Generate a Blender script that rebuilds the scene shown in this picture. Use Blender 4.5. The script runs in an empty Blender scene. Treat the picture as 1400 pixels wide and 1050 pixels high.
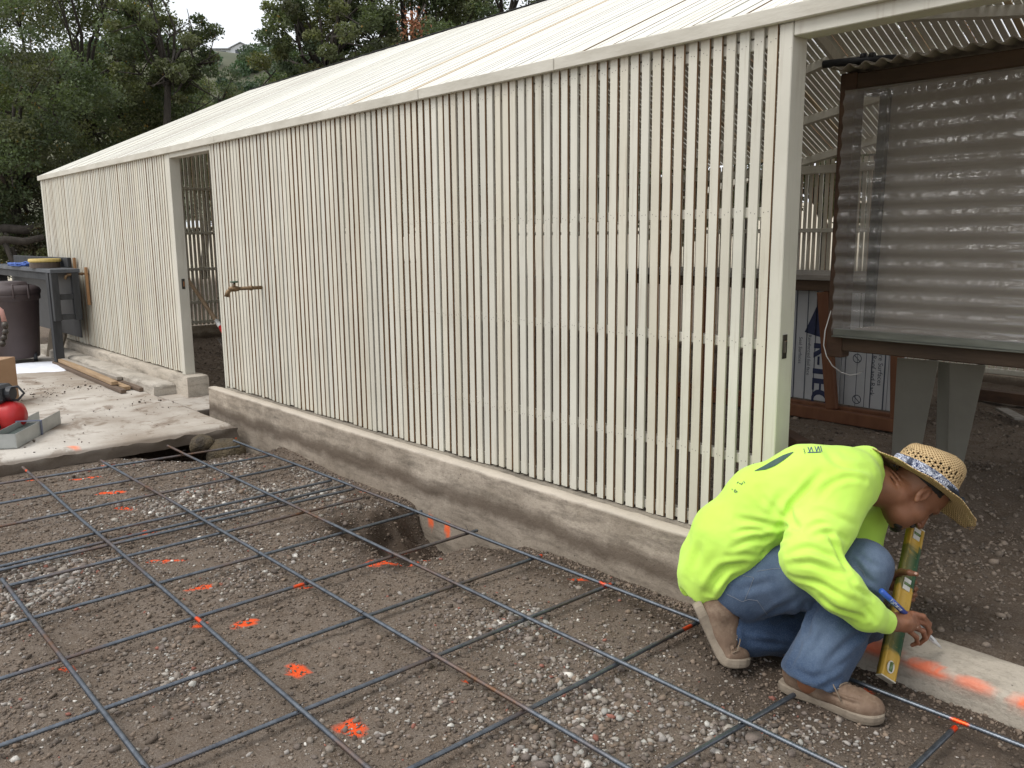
import bpy, bmesh, math, random
import numpy as np
from mathutils import Vector, Matrix
from mathutils.bvhtree import BVHTree

random.seed(7)
RNG = np.random.default_rng(11)
SC = bpy.context.scene
COL = SC.collection
PI = math.pi

# ------------------------------------------------------------------ camera
YAW, PITCH, ROLL, FPX = math.radians(138.45746878), math.radians(9.89730549), math.radians(-0.58315823), 1163.842
CAM = np.array([0.0, 0.0, 1.44])
_F = np.array([math.cos(YAW)*math.cos(PITCH), math.sin(YAW)*math.cos(PITCH), -math.sin(PITCH)])
_r = np.array([math.sin(YAW), -math.cos(YAW), 0.0]); _u = np.cross(_r, _F)
CR = math.cos(ROLL)*_r + math.sin(ROLL)*_u
CU = -math.sin(ROLL)*_r + math.cos(ROLL)*_u
def ray(x, y): return _F + CR*((x-700)/FPX) - CU*((y-525)/FPX)
def D(x, y, d): return CAM + ray(x, y)*d                       # a point measured in the photo at a depth
def onz(x, y, z=0.0):
    r = ray(x, y); return CAM + r*((z-CAM[2])/r[2])
def ony(x, y, v):
    r = ray(x, y); return CAM + r*((v-CAM[1])/r[1])
def onx(x, y, v):
    r = ray(x, y); return CAM + r*((v-CAM[0])/r[0])
cam_data = bpy.data.cameras.new('camera'); cam_data.sensor_width = 36.0; cam_data.lens = 36.0*FPX/1400
cam_data.clip_start = 0.05; cam_data.clip_end = 3000
cam = bpy.data.objects.new('camera', cam_data); COL.objects.link(cam)
cam.matrix_world = Matrix(((CR[0], CU[0], -_F[0], CAM[0]), (CR[1], CU[1], -_F[1], CAM[1]), (CR[2], CU[2], -_F[2], CAM[2]), (0, 0, 0, 1)))
SC.camera = cam

# ------------------------------------------------------------------ noise
def _h(ix, iy, iz, s):
    n = (ix*374761393 + iy*668265263 + iz*2147483647 + s*974711) & 0xFFFFFFFF
    n = ((n ^ (n >> 13)) * 1274126177) & 0xFFFFFFFF
    n = (n ^ (n >> 16)) & 0xFFFFFFFF
    return n.astype(np.float64)/4294967295.0
def vnoise(x, y, z=None, s=0):
    x = np.asarray(x, float); y = np.asarray(y, float)
    z = np.zeros_like(x) if z is None else np.asarray(z, float)
    xi = np.floor(x).astype(np.int64); yi = np.floor(y).astype(np.int64); zi = np.floor(z).astype(np.int64)
    fx = x-xi; fy = y-yi; fz = z-zi
    fx = fx*fx*(3-2*fx); fy = fy*fy*(3-2*fy); fz = fz*fz*(3-2*fz)
    def c(a, b, d): return _h(xi+a, yi+b, zi+d, s)
    a = (c(0,0,0)*(1-fx)+c(1,0,0)*fx)*(1-fy)+(c(0,1,0)*(1-fx)+c(1,1,0)*fx)*fy
    b = (c(0,0,1)*(1-fx)+c(1,0,1)*fx)*(1-fy)+(c(0,1,1)*(1-fx)+c(1,1,1)*fx)*fy
    return (a*(1-fz)+b*fz)*2-1
def fbm(x, y, z=None, o=4, s=0):
    t = 0; a = 1.0; f = 1.0; n = 0
    for k in range(o):
        t = t + a*vnoise(np.asarray(x)*f, np.asarray(y)*f, None if z is None else np.asarray(z)*f, s+k*17); n += a; a *= .5; f *= 2.03
    return t/n

# ------------------------------------------------------------------ objects and meshes
def props(o, label=None, cat=None, group=None, kind=None):
    if label: o['label'] = label
    if cat: o['category'] = cat
    if group: o['group'] = group
    if kind: o['kind'] = kind
    return o
def empty(name, loc, label, cat, group=None):
    o = bpy.data.objects.new(name, None); COL.objects.link(o); o.location = Vector([float(v) for v in loc])
    o.empty_display_size = .1
    bpy.context.view_layer.update()
    return props(o, label, cat, group)
def link(name, me, mats, parent=None, smooth=False):
    o = bpy.data.objects.new(name, me); COL.objects.link(o)
    for m in (mats if isinstance(mats, (list, tuple)) else [mats]): me.materials.append(m)
    if smooth: me.polygons.foreach_set('use_smooth', [True]*len(me.polygons))
    if parent is not None:
        o.parent = parent; o.matrix_parent_inverse = parent.matrix_world.inverted()
    return o
class MB:
    "collects world-space shapes and links them as ONE mesh object"
    def __init__(s): s.v = []; s.f = []; s.m = []; s.c = []
    def add(s, vs, fs, mi=0, col=None):
        n = len(s.v); s.v += [tuple(float(c) for c in v) for v in vs]
        s.f += [tuple(i+n for i in f) for f in fs]; s.m += [mi]*len(fs); s.c += [col or (1, 1, 1, 1)]*len(vs)
        return s
    def frame(s, c, ax, ay, az, hx, hy, hz, mi=0, col=None, bev=0.0):
        c = np.array(c, float); ax, ay, az = [np.array(a, float)/np.linalg.norm(a) for a in (ax, ay, az)]
        if bev > 0:
            bm = bmesh.new(); bmesh.ops.create_cube(bm, size=2)
            for v in bm.verts: v.co = Vector((v.co.x*hx, v.co.y*hy, v.co.z*hz))
            bmesh.ops.bevel(bm, geom=bm.edges[:], offset=min(bev, .45*min(hx, hy, hz)*2), segments=1, affect='EDGES')
            bm.verts.index_update()
            vs = [c+ax*v.co.x+ay*v.co.y+az*v.co.z for v in bm.verts]
            fs = [tuple(v.index for v in f.verts) for f in bm.faces]; bm.free()
            return s.add(vs, fs, mi, col)
        vs = [c+ax*hx*i+ay*hy*j+az*hz*k for k in (-1, 1) for j in (-1, 1) for i in (-1, 1)]
        return s.add(vs, [(0, 2, 3, 1), (4, 5, 7, 6), (0, 1, 5, 4), (2, 6, 7, 3), (0, 4, 6, 2), (1, 3, 7, 5)], mi, col)
    def box(s, x0, x1, y0, y1, z0, z1, mi=0, col=None, bev=0.0):
        return s.frame(((x0+x1)/2, (y0+y1)/2, (z0+z1)/2), (1, 0, 0), (0, 1, 0), (0, 0, 1), abs(x1-x0)/2, abs(y1-y0)/2, abs(z1-z0)/2, mi, col, bev)
    def bar(s, a, b, w, t, up=(0, 0, 1), mi=0, col=None, bev=0.0):
        "a board from a to b, w along its side direction, t along its up direction"
        a = np.array(a, float); b = np.array(b, float); d = b-a; L = np.linalg.norm(d); d = d/L
        side = np.cross(up, d)
        if np.linalg.norm(side) < 1e-5: side = np.cross((1, 0, 0), d)
        side /= np.linalg.norm(side); u = np.cross(d, side)
        return s.frame((a+b)/2, d, side, u, L/2, w/2, t/2, mi, col, bev)
    def tube(s, pts, r, n=8, mi=0, col=None, cap=True):
        pts = [np.array(p, float) for p in pts]; rs = r if isinstance(r, (list, tuple, np.ndarray)) else [r]*len(pts)
        vs = []; prev = None
        for i, p in enumerate(pts):
            t = pts[min(i+1, len(pts)-1)]-pts[max(i-1, 0)]; t = t/(np.linalg.norm(t)+1e-12)
            if prev is None: a = np.cross(t, (0, 0, 1) if abs(t[2]) < .9 else (1, 0, 0))
            else: a = prev-t*np.dot(prev, t)
            a = a/np.linalg.norm(a); b = np.cross(t, a); prev = a
            vs += [p+rs[i]*(math.cos(2*PI*k/n)*a+math.sin(2*PI*k/n)*b) for k in range(n)]
        fs = [(i*n+k, i*n+(k+1) % n, (i+1)*n+(k+1) % n, (i+1)*n+k) for i in range(len(pts)-1) for k in range(n)]
        if cap: fs += [tuple(range(n))[::-1], tuple((len(pts)-1)*n+k for k in range(n))]
        return s.add(vs, fs, mi, col)
    def lathe(s, c, prof, n=32, ax=(1, 0, 0), ay=(0, 1, 0), az=(0, 0, 1), mi=0, col=None, sx=1, sy=1):
        c = np.array(c, float); ax, ay, az = [np.array(a, float) for a in (ax, ay, az)]
        vs = [c+ax*r*sx*math.cos(2*PI*k/n)+ay*r*sy*math.sin(2*PI*k/n)+az*z for r, z in prof for k in range(n)]
        fs = [(i*n+k, i*n+(k+1) % n, (i+1)*n+(k+1) % n, (i+1)*n+k) for i in range(len(prof)-1) for k in range(n)]
        return s.add(vs, fs, mi, col)
    def mesh(s, name='mesh'):
        me = bpy.data.meshes.new(name); me.from_pydata(s.v, [], s.f)
        me.polygons.foreach_set('material_index', s.m)
        if any(c != (1, 1, 1, 1) for c in s.c):
            a = me.color_attributes.new('tone', 'FLOAT_COLOR', 'POINT'); a.data.foreach_set('color', np.array(s.c, float).ravel())
        me.update(); return me
    def build(s, name, mats, parent=None, smooth=False):
        return link(name, s.mesh(name), mats, parent, smooth)
def mesh_np(name, V, Fq, mats, parent=None, smooth=True, attrs=None):
    "mesh from numpy arrays, quads or triangles"
    me = bpy.data.meshes.new(name); k = Fq.shape[1]
    me.vertices.add(len(V)); me.vertices.foreach_set('co', np.asarray(V, np.float32).ravel())
    me.loops.add(Fq.size); me.loops.foreach_set('vertex_index', Fq.astype(np.int32).ravel())
    me.polygons.add(len(Fq)); me.polygons.foreach_set('loop_start', np.arange(0, Fq.size, k, dtype=np.int32))
    me.polygons.foreach_set('loop_total', np.full(len(Fq), k, np.int32))
    me.update(calc_edges=True); me.validate()
    if attrs:
        for an, val in attrs.items():
            if val.ndim == 1:
                a = me.attributes.new(an, 'FLOAT', 'POINT'); a.data.foreach_set('value', val.astype(np.float32))
            else:
                a = me.color_attributes.new(an, 'FLOAT_COLOR', 'POINT'); a.data.foreach_set('color', val.astype(np.float32).ravel())
    o = link(name, me, mats, parent, False)
    if smooth: me.polygons.foreach_set('use_smooth', np.ones(len(Fq), bool))
    return o

# ------------------------------------------------------------------ materials
class NT:
    def __init__(s, name):
        s.mat = bpy.data.materials.new(name); s.mat.use_nodes = True; s.t = s.mat.node_tree
        s.b = s.t.nodes['Principled BSDF']; s.out = s.t.nodes['Material Output']
    def n(s, typ, **kw):
        nd = s.t.nodes.new(typ)
        for k, v in kw.items():
            if k in nd.bl_rna.properties: setattr(nd, k, v)
            else: s.set(nd.inputs[k], v)
        return nd
    def set(s, sock, v):
        if hasattr(v, 'is_output'): s.t.links.new(v, sock)
        elif isinstance(v, (tuple, list)) and sock.type == 'RGBA' and len(v) == 3: sock.default_value = (*v, 1)
        else: sock.default_value = v
    def coord(s, scale=(1, 1, 1), which='Object'):
        tc = s.n('ShaderNodeTexCoord'); mp = s.n('ShaderNodeMapping'); s.t.links.new(tc.outputs[which], mp.inputs['Vector'])
        mp.inputs['Scale'].default_value = scale; return mp.outputs[0]
    def noise(s, scale, detail=4, rough=.55, vec=None, dist=0.0):
        nd = s.n('ShaderNodeTexNoise'); nd.inputs['Scale'].default_value = scale; nd.inputs['Detail'].default_value = detail
        nd.inputs['Roughness'].default_value = rough; nd.inputs['Distortion'].default_value = dist
        if vec is not None: s.t.links.new(vec, nd.inputs['Vector'])
        return nd.outputs['Fac']
    def ramp(s, fac, stops):
        nd = s.n('ShaderNodeValToRGB'); s.t.links.new(fac, nd.inputs[0]); e = nd.color_ramp.elements
        while len(e) < len(stops): e.new(.5)
        for el, (p, c) in zip(e, stops):
            el.position = p; el.color = (c, c, c, 1) if isinstance(c, (int, float)) else (*c, 1)
        return nd.outputs['Color']
    def mix(s, fac, a, b, mode='MIX'):
        nd = s.n('ShaderNodeMix', data_type='RGBA', blend_type=mode)
        s.set(nd.inputs[0], fac); s.set(nd.inputs[6], a); s.set(nd.inputs[7], b); return nd.outputs[2]
    def math(s, op, a, b=0.0, clamp=False):
        nd = s.n('ShaderNodeMath', operation=op, use_clamp=clamp); s.set(nd.inputs[0], a); s.set(nd.inputs[1], b); return nd.outputs[0]
    def attr(s, name, out='Color'):
        nd = s.n('ShaderNodeAttribute'); nd.attribute_name = name; return nd.outputs[out]
    def bump(s, h, strength=.3, dist=.01, normal=None):
        nd = s.n('ShaderNodeBump'); nd.inputs['Strength'].default_value = strength; nd.inputs['Distance'].default_value = dist
        s.t.links.new(h, nd.inputs['Height'])
        if normal is not None: s.t.links.new(normal, nd.inputs['Normal'])
        return nd.outputs[0]
    def done(s, col=None, rough=.7, normal=None, **kw):
        if col is not None: s.set(s.b.inputs['Base Color'], col)
        s.set(s.b.inputs['Roughness'], rough)
        if normal is not None: s.t.links.new(normal, s.b.inputs['Normal'])
        for k, v in kw.items(): s.set(s.b.inputs[k.replace('_', ' ')], v)
        return s.mat
def simple(name, a, b, scale=8, rough=.7, bump=.15, dist=.004, stretch=(1, 1, 1), detail=5, tone=False, **kw):
    t = NT(name); v = t.coord(stretch); f = t.noise(scale, detail, .6, v)
    c = t.mix(t.ramp(f, [(.3, 0), (.7, 1)]), a, b)
    if tone: c = t.mix(1.0, c, t.attr('tone'), 'MULTIPLY')
    f2 = t.noise(scale*9, 4, .6, v)
    return t.done(c, rough, t.bump(f2, bump, dist) if bump else None, **kw)

# ------------------------------------------------------------------ signed distance modelling
def rot_from(z, x=None):
    z = np.array(z, float); z /= np.linalg.norm(z)
    x = np.array(x if x is not None else ((1, 0, 0) if abs(z[0]) < .9 else (0, 1, 0)), float); x = x-z*np.dot(x, z); x /= np.linalg.norm(x)
    return np.stack([x, np.cross(z, x), z])                    # rows: local axes
def cone(a, b, ra, rb, k=None, sub=False, flat=None):
    return ('c', np.array(a, float), np.array(b, float), ra, rb, k, sub, flat)
def ell(c, r, R=None, k=None, sub=False):
    return ('e', np.array(c, float), np.array(r, float), np.eye(3) if R is None else R, None, k, sub, None)
def chain(pts, rs, k=None, flat=None):
    return [cone(pts[i], pts[i+1], rs[i], rs[i+1], k, False, flat) for i in range(len(pts)-1)]
def sdf_grid(prims, vox, K, planes=(), pad=.03):
    lo = np.full(3, 1e9); hi = -lo
    boxes = []
    for p in prims:
        if p[0] == 'c':
            r = max(p[3], p[4]); l = np.minimum(p[1], p[2])-r; h = np.maximum(p[1], p[2])+r
        else:
            e = np.abs(p[3].T)@p[2]; l = p[1]-e; h = p[1]+e
        boxes.append((l, h))
        if not p[6]: lo = np.minimum(lo, l); hi = np.maximum(hi, h)
    lo -= pad; hi += pad
    n = np.ceil((hi-lo)/vox).astype(int)+1
    G = np.full(n, .2, np.float32)
    for p, (l, h) in zip(prims, boxes):
        k = p[5] if p[5] is not None else K
        m = k+.02
        i0 = np.clip(np.floor((l-m-lo)/vox).astype(int), 0, n); i1 = np.clip(np.ceil((h+m-lo)/vox).astype(int)+1, 0, n)
        if (i1 <= i0).any(): continue
        ax = [lo[d]+vox*np.arange(i0[d], i1[d]) for d in range(3)]
        X, Y, Z = np.meshgrid(*ax, indexing='ij')
        if p[0] == 'c':
            a, b = p[1], p[2]; ab = b-a; L2 = ab@ab+1e-12
            px, py, pz = X-a[0], Y-a[1], Z-a[2]
            t = np.clip((px*ab[0]+py*ab[1]+pz*ab[2])/L2, 0, 1)
            qx, qy, qz = px-t*ab[0], py-t*ab[1], pz-t*ab[2]
            if p[7] is not None:                               # flattened along a direction by a factor
                dv, fac = p[7]; dn = qx*dv[0]+qy*dv[1]+qz*dv[2]; w = dn*(1/fac-1)
                qx, qy, qz = qx+w*dv[0], qy+w*dv[1], qz+w*dv[2]
                d = (np.sqrt(qx*qx+qy*qy+qz*qz)-(p[3]+(p[4]-p[3])*t))*(fac if fac < 1 else 1)
            else:
                d = np.sqrt(qx*qx+qy*qy+qz*qz)-(p[3]+(p[4]-p[3])*t)
        else:
            R = p[3]; q = [R[i][0]*(X-p[1][0])+R[i][1]*(Y-p[1][1])+R[i][2]*(Z-p[1][2]) for i in range(3)]
            k0 = np.sqrt(sum((q[i]/p[2][i])**2 for i in range(3))); k1 = np.sqrt(sum((q[i]/p[2][i]**2)**2 for i in range(3)))+1e-9
            d = k0*(k0-1)/k1
        sl = tuple(slice(i0[j], i1[j]) for j in range(3)); g = G[sl]
        if p[6]:
            hh = np.clip(.5-.5*(d+g)/k, 0, 1); G[sl] = g*(1-hh)+(-d)*hh+k*hh*(1-hh)
        else:
            hh = np.clip(.5+.5*(g-d)/k, 0, 1); G[sl] = g*(1-hh)+d*hh-k*hh*(1-hh)
    if planes:
        ax = [lo[d]+vox*np.arange(n[d]) for d in range(3)]
        X, Y, Z = np.meshgrid(*ax, indexing='ij')
        for pt, nm, cen, rad in planes:                        # keep the side the normal points away from, within a radius
            nm = np.array(nm, float)/np.linalg.norm(nm)
            d = (X-pt[0])*nm[0]+(Y-pt[1])*nm[1]+(Z-pt[2])*nm[2]
            near = (X-cen[0])**2+(Y-cen[1])**2+(Z-cen[2])**2 < rad*rad
            G = np.where(near, np.maximum(G, d), G)
    return G, lo
def surface_nets(G, lo, vox):
    S = G < 0
    corners = [(i, j, k) for i in (0, 1) for j in (0, 1) for k in (0, 1)]
    nx, ny, nz = G.shape
    cnt = sum(S[i:nx-1+i, j:ny-1+j, k:nz-1+k].astype(np.int8) for i, j, k in corners)
    act = (cnt > 0) & (cnt < 8)
    idx = np.argwhere(act); vid = np.full(act.shape, -1, np.int64); vid[act] = np.arange(len(idx))
    acc = np.zeros((len(idx), 3)); num = np.zeros(len(idx))
    for a in range(8):
        for b in range(a+1, 8):
            ca, cb = np.array(corners[a]), np.array(corners[b])
            if np.abs(ca-cb).sum() != 1: continue
            ga = G[tuple((idx+ca).T)].astype(float); gb = G[tuple((idx+cb).T)].astype(float)
            m = (ga < 0) != (gb < 0); t = np.where(m, ga/(ga-gb+1e-20), 0)
            acc += np.where(m[:, None], ca+(cb-ca)*t[:, None], 0); num += m
    V = lo+vox*(idx+acc/num[:, None])
    Fs = []
    for d in range(3):
        e = np.zeros(3, int); e[d] = 1; u = np.zeros(3, int); u[(d+1) % 3] = 1; w = np.zeros(3, int); w[(d+2) % 3] = 1
        sl0 = [slice(1, -1)]*3; sl0[d] = slice(0, -1)
        A = S[tuple(slice(0, s-1) if q == d else slice(1, s-1) for q, s in enumerate(S.shape))]
        B = S[tuple(slice(1, s) if q == d else slice(1, s-1) for q, s in enumerate(S.shape))]
        P = np.argwhere(A != B); off = np.array([0 if q == d else 1 for q in range(3)]); base = P+off
        q4 = [vid[tuple((base-u-w).T)], vid[tuple((base-w).T)], vid[tuple(base.T)], vid[tuple((base-u).T)]]
        ins = A[tuple(P.T)]
        Fq = np.stack(q4, 1); Fq[~ins] = Fq[~ins][:, ::-1]
        Fs.append(Fq)
    Fq = np.concatenate(Fs); Fq = Fq[(Fq >= 0).all(1)]
    return V, Fq
def smooth_mesh(V, Fq, it=2, lam=.5, keep=None):
    e = np.concatenate([Fq[:, [0, 1]], Fq[:, [1, 2]], Fq[:, [2, 3]], Fq[:, [3, 0]]]); e = np.concatenate([e, e[:, ::-1]])
    deg = np.bincount(e[:, 0], minlength=len(V)).astype(float)
    for _ in range(it):
        S = np.stack([np.bincount(e[:, 0], V[e[:, 1], c], len(V)) for c in range(3)], 1)/np.maximum(deg, 1)[:, None]
        dv = lam*(S-V)
        if keep is not None: dv *= keep[:, None]
        V = V+dv
    return V
def normals_of(V, Fq):
    n = np.cross(V[Fq[:, 2]]-V[Fq[:, 0]], V[Fq[:, 3]]-V[Fq[:, 1]])
    N = np.stack([sum(np.bincount(Fq[:, j], n[:, c], len(V)) for j in range(4)) for c in range(3)], 1)
    return N/(np.linalg.norm(N, axis=1)[:, None]+1e-12)
def seg_dist(V, pts):
    best = np.full(len(V), 1e9); par = np.zeros(len(V)); L = [0]
    for i in range(len(pts)-1): L.append(L[-1]+np.linalg.norm(pts[i+1]-pts[i]))
    for i in range(len(pts)-1):
        a, b = pts[i], pts[i+1]; ab = b-a; t = np.clip(((V-a)@ab)/(ab@ab+1e-12), 0, 1)
        d = np.linalg.norm(V-a-t[:, None]*ab, axis=1); m = d < best
        best[m] = d[m]; par[m] = (L[i]+t[m]*(L[i+1]-L[i]))/L[-1]
    return best, par
def crease(V, N, pts, w, amp, ridge=.7):
    d, t = seg_dist(V, pts); tap = np.clip(np.sin(PI*np.clip(t, .03, .97)), 0, 1)**.5
    g = -np.exp(-(d/w)**2)+ridge*np.exp(-((d-1.9*w)/(1.1*w))**2)
    return V+N*(amp*g*tap)[:, None]
def shoot(bv, q):
    r = ray(*q); h = bv.ray_cast(Vector(CAM), Vector(r))
    return (np.array(h[0]), np.array(h[1])) if h[0] is not None else (None, None)
def bvh(V, Fq): return BVHTree.FromPolygons([tuple(v) for v in V], [tuple(int(i) for i in f) for f in Fq])
# ------------------------------------------------------------------ light
SUN_EL, SUN_AZ = math.radians(56), math.radians(250)           # direction the light comes from (world heading)
w = bpy.data.worlds.new('World'); SC.world = w; w.use_nodes = True
wt = w.node_tree; bg = wt.nodes['Background']
sky = wt.nodes.new('ShaderNodeTexSky'); sky.sky_type = 'NISHITA'; sky.sun_disc = False
sky.sun_elevation = SUN_EL; sky.sun_rotation = math.radians(90)-SUN_AZ; sky.air_density = 1.2; sky.dust_density = 2.0; sky.ozone_density = 1.0
hs = wt.nodes.new('ShaderNodeHueSaturation'); hs.inputs['Saturation'].default_value = .16     # an even layer of cloud
wt.links.new(sky.outputs[0], hs.inputs['Color'])
cl = wt.nodes.new('ShaderNodeMix'); cl.data_type = 'RGBA'; cl.inputs[0].default_value = .72; cl.inputs[7].default_value = (6.3, 6.55, 6.95, 1)   # high cloud over the clear sky
wt.links.new(hs.outputs[0], cl.inputs[6]); wt.links.new(cl.outputs[2], bg.inputs['Color'])
bg.inputs['Strength'].default_value = .118
sl = bpy.data.lights.new('sun', 'SUN'); sl.energy = 1.25; sl.angle = math.radians(32); sl.color = (1, .965, .92)
so = bpy.data.objects.new('sun', sl); COL.objects.link(so)
sd = Vector((math.cos(SUN_AZ)*math.cos(SUN_EL), math.sin(SUN_AZ)*math.cos(SUN_EL), math.sin(SUN_EL)))
so.rotation_euler = sd.to_track_quat('Z', 'Y').to_euler()
SC.view_settings.view_transform = 'Standard'; SC.view_settings.look = 'None'; SC.view_settings.exposure = 0.66; SC.view_settings.gamma = 1.0
SC.render.film_transparent = False
SC.cycles.max_bounces = 8; SC.cycles.transparent_max_bounces = 12

# ------------------------------------------------------------------ ground
def ss(a, b, x): t = np.clip((x-a)/(b-a), 0, 1); return t*t*(3-2*t)
def ground_z(x, y):
    x = np.asarray(x, float); y = np.asarray(y, float)
    z = .012*fbm(x*1.3, y*1.3, o=3, s=3)+.007*fbm(x*7, y*7, o=3, s=5)
    near = ss(8, 3, np.abs(x+2))*ss(4.5, 2.9, y)
    z = z+near*(.0045*fbm(x*30, y*30, o=2, s=9)+.004*np.maximum(0, fbm(x*16, y*16, o=2, s=12)))
    # soil banked against the concrete
    z = z+.010*np.exp(-((2.70-y)/.10)**2)*ss(-5.2, -4.8, x)*(y < 2.9)*(.6+.5*fbm(x*5, y*5, s=21))*ss(-3.1, -2.7, x)
    z = z-np.interp(x, [-6.1, -5.3, -4.8, -4.0, -3.2, -2.7, -2.0, -1.5, .5], [0, .04, .075, .070, .070, .060, .055, .03, .03])*np.exp(-((2.70-y)/.20)**2)*(y < 2.9)
    # pit against the foundation
    n = .10*fbm(x*4.5, y*4.5, o=3, s=31); 
    d = np.maximum(np.abs(x+3.40)/np.where(y > 2.45, .44, .36), np.abs(y-2.42)/.37)+n*2.4+.10*fbm(x*18, y*18, o=2, s=36)
    pit = ss(1.12, .70, d); z = z-pit*(.19+.09*fbm(x*9, y*9, o=4, s=33))
    z = z-ss(1.5, .9, d)*.02
    # hollow under the slab corner
    d2 = np.sqrt(((x+6.02)/.52)**2+((y-2.35)/.52)**2)+n*1.5
    z = z-ss(1.25, .6, d2)*(.24+.03*fbm(x*15, y*15, o=2, s=35))
    d3 = np.abs(x+6.0)/.18+.5*n
    z = z-ss(1.2, .5, d3)*.045*(y < 2.7)
    # under the slab and inside the slat house
    z = np.where(x < -6.45, -.10, z)
    ins = ss(2.86, 2.98, y)
    zi = .055+.012*fbm(x*1.1, y*1.1, o=3, s=41)+.016*fbm(x*9, y*9, o=3, s=43)+.006*fbm(x*24, y*24, o=2, s=44)*ss(9, 7, y)
    dm = np.sqrt(((x+1.55)/.75)**2+((y-4.75)/.55)**2)
    zi = zi+.13*ss(1.15, .3, dm+.12*fbm(x*3, y*3, s=47))+.05*ss(2.6, .8, dm)*fbm(x*2.2, y*2.2, s=49)
    z = z*(1-ins)+zi*ins
    # land beyond: nearly level, then rising to hills behind
    r = np.hypot(x, y); far = ss(11, 30, r)
    z = z+far*.6*fbm(x*.05, y*.05, o=3, s=51)
    z = z+ss(9.5, 16, y)*.5+np.clip(y-16, 0, 400)*.04
    return z
def axis(fine0, fine1, step, outs):
    a = list(np.arange(fine0, fine1+1e-6, step))
    lo = fine0; s = step
    left = []
    while lo > outs[0]: s = min(s*1.12, 40); lo -= s; left.append(lo)
    hi = a[-1]; s = step; right = []
    while hi < outs[1]: s = min(s*1.12, 40); hi += s; right.append(hi)
    return np.array(left[::-1]+a+right)
GX = axis(-6.5, .9, .0145, (-700, 700)); GY = axis(.15, 2.95, .0145, (-400, 900))
# keep the interior reasonably fine as well
GY = np.unique(np.concatenate([GY[GY <= 2.95], np.arange(2.97, 7.5, .04), axis(7.5, 7.6, .05, (7.5, 900))]))
gx, gy = np.meshgrid(GX, GY, indexing='ij'); GZ = ground_z(gx, gy)
nxg, nyg = gx.shape
ii = np.arange(nxg*nyg).reshape(nxg, nyg)
GF = np.stack([ii[:-1, :-1], ii[1:, :-1], ii[1:, 1:], ii[:-1, 1:]], -1).reshape(-1, 4)
# orange marking paint sprayed on the soil: photo position, half length, half width
MARKS = [(118, 653, .075, .022), (146, 674, .075, .022), (172, 697, .055, .02), (195, 729, .10, .02), (228, 767, .085, .022), (278, 802, .07, .026),
         (333, 852, .05, .028), (403, 916, .045, .03), (478, 999, .055, .035), (272, 853, .03, .02), (93, 913, .034, .022), (36, 655, .06, .016), (146, 636, .05, .016),
         (415, 804, .03, .018), (540, 764, .13, .045), (520, 766, .05, .03), (562, 766, .035, .03), (670, 741, .02, .012), (791, 788, .034, .018), (437, 641, .04, .02), (503, 665, .04, .02), (365, 618, .03, .015),
         (1180, 943, .03, .02), (1010, 770, .02, .01), (765, 868, .012, .01), (640, 935, .01, .008)]
paint = np.zeros_like(gx); 
nz = fbm(gx*26, gy*26, o=3, s=61); nz2 = fbm(gx*9, gy*9, o=2, s=63)
DIR = np.array([.77, .64])
for (px, py, hl, hw) in MARKS:
    c = onz(px, py, .0)
    th = .9+.5*math.sin(px*3.1); du = (gx-c[0])*math.cos(th)+(gy-c[1])*math.sin(th); dv = -(gx-c[0])*math.sin(th)+(gy-c[1])*math.cos(th)
    d = np.sqrt((du/(hl*1.12))**2+(dv/(hw*1.15))**2)+.75*nz+.3*nz2
    paint = np.maximum(paint, ss(1.02, .72, d))
damp_shade = ss(1.7, .8, np.maximum(np.abs(gx+3.42)/.33, np.abs(gy-2.40)/.36)+.3*nz2)  # darkens the pit soil, painting in the shade of its undercut wall
damp_shade = np.maximum(damp_shade, ss(1.5, .8, np.sqrt(((gx+6.0)/.55)**2+((gy-2.3)/.55)**2)+.3*nz2))
damp_shade = np.maximum(damp_shade, .75*ss(2.15, 2.6, gy+.12*nz2)*(gy < 2.9)*ss(-4.6, -3.4, gx))
damp_shade = np.maximum(damp_shade, .8*ss(1.3, .5, np.sqrt(((gx+1.3)/.5)**2+((gy-2.4)/.35)**2)+.3*nz2))  # darker soil around the crouching man
damp_shade = np.maximum(damp_shade, .5*(gy > 2.9)*ss(1.5, .6, np.sqrt(((gx+1.0)/1.3)**2+((gy-4.0)/1.25)**2)+.35*nz2))

dry = ss(12, 18, gy)+ss(-22, -30, gx); dry = np.clip(dry, 0, 1)
t = NT('soil'); v = t.coord()
n1 = t.noise(1.6, 5, .6, v); n2 = t.noise(14, 6, .65, v); n3 = t.noise(120, 4, .7, v)
c = t.mix(t.ramp(n1, [(.3, 0), (.7, 1)]), (.118, .086, .061), (.190, .145, .108))
c = t.mix(t.ramp(n2, [(.35, 0), (.75, .75)]), c, (.225, .188, .156))
n4 = t.noise(420, 3, .7, v)
c = t.mix(t.ramp(n3, [(.52, 0), (.72, .8)]), c, (.31, .265, .22))
c = t.mix(t.ramp(n4, [(.60, 0), (.70, .8)]), c, (.42, .37, .32))
c = t.mix(t.ramp(n4, [(.30, .7), (.42, 0)]), c, (.05, .037, .028))
c = t.mix(t.ramp(n3, [(.25, .65), (.45, 0)]), c, (.045, .033, .026))
c = t.mix(t.math('MULTIPLY', t.attr('damp_shade', 'Fac'), .78), c, (.044, .030, .021))  # damp soil tone; in the pit it also stands in for shade
c = t.mix(t.math('MULTIPLY', t.attr('paint', 'Fac'), t.ramp(n3, [(.3, .72), (.42, 1)])), c, (.90, .115, .03))
c = t.mix(t.attr('dry', 'Fac'), c, t.mix(n1, (.42, .37, .28), (.55, .50, .40)))
h = t.math('ADD', t.math('ADD', n2, t.math('MULTIPLY', n4, .22)), t.math('MULTIPLY', n3, .6))
M_SOIL = t.done(c, .95, t.bump(h, 1.0, .014), Specular_IOR_Level=.15)
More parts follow.
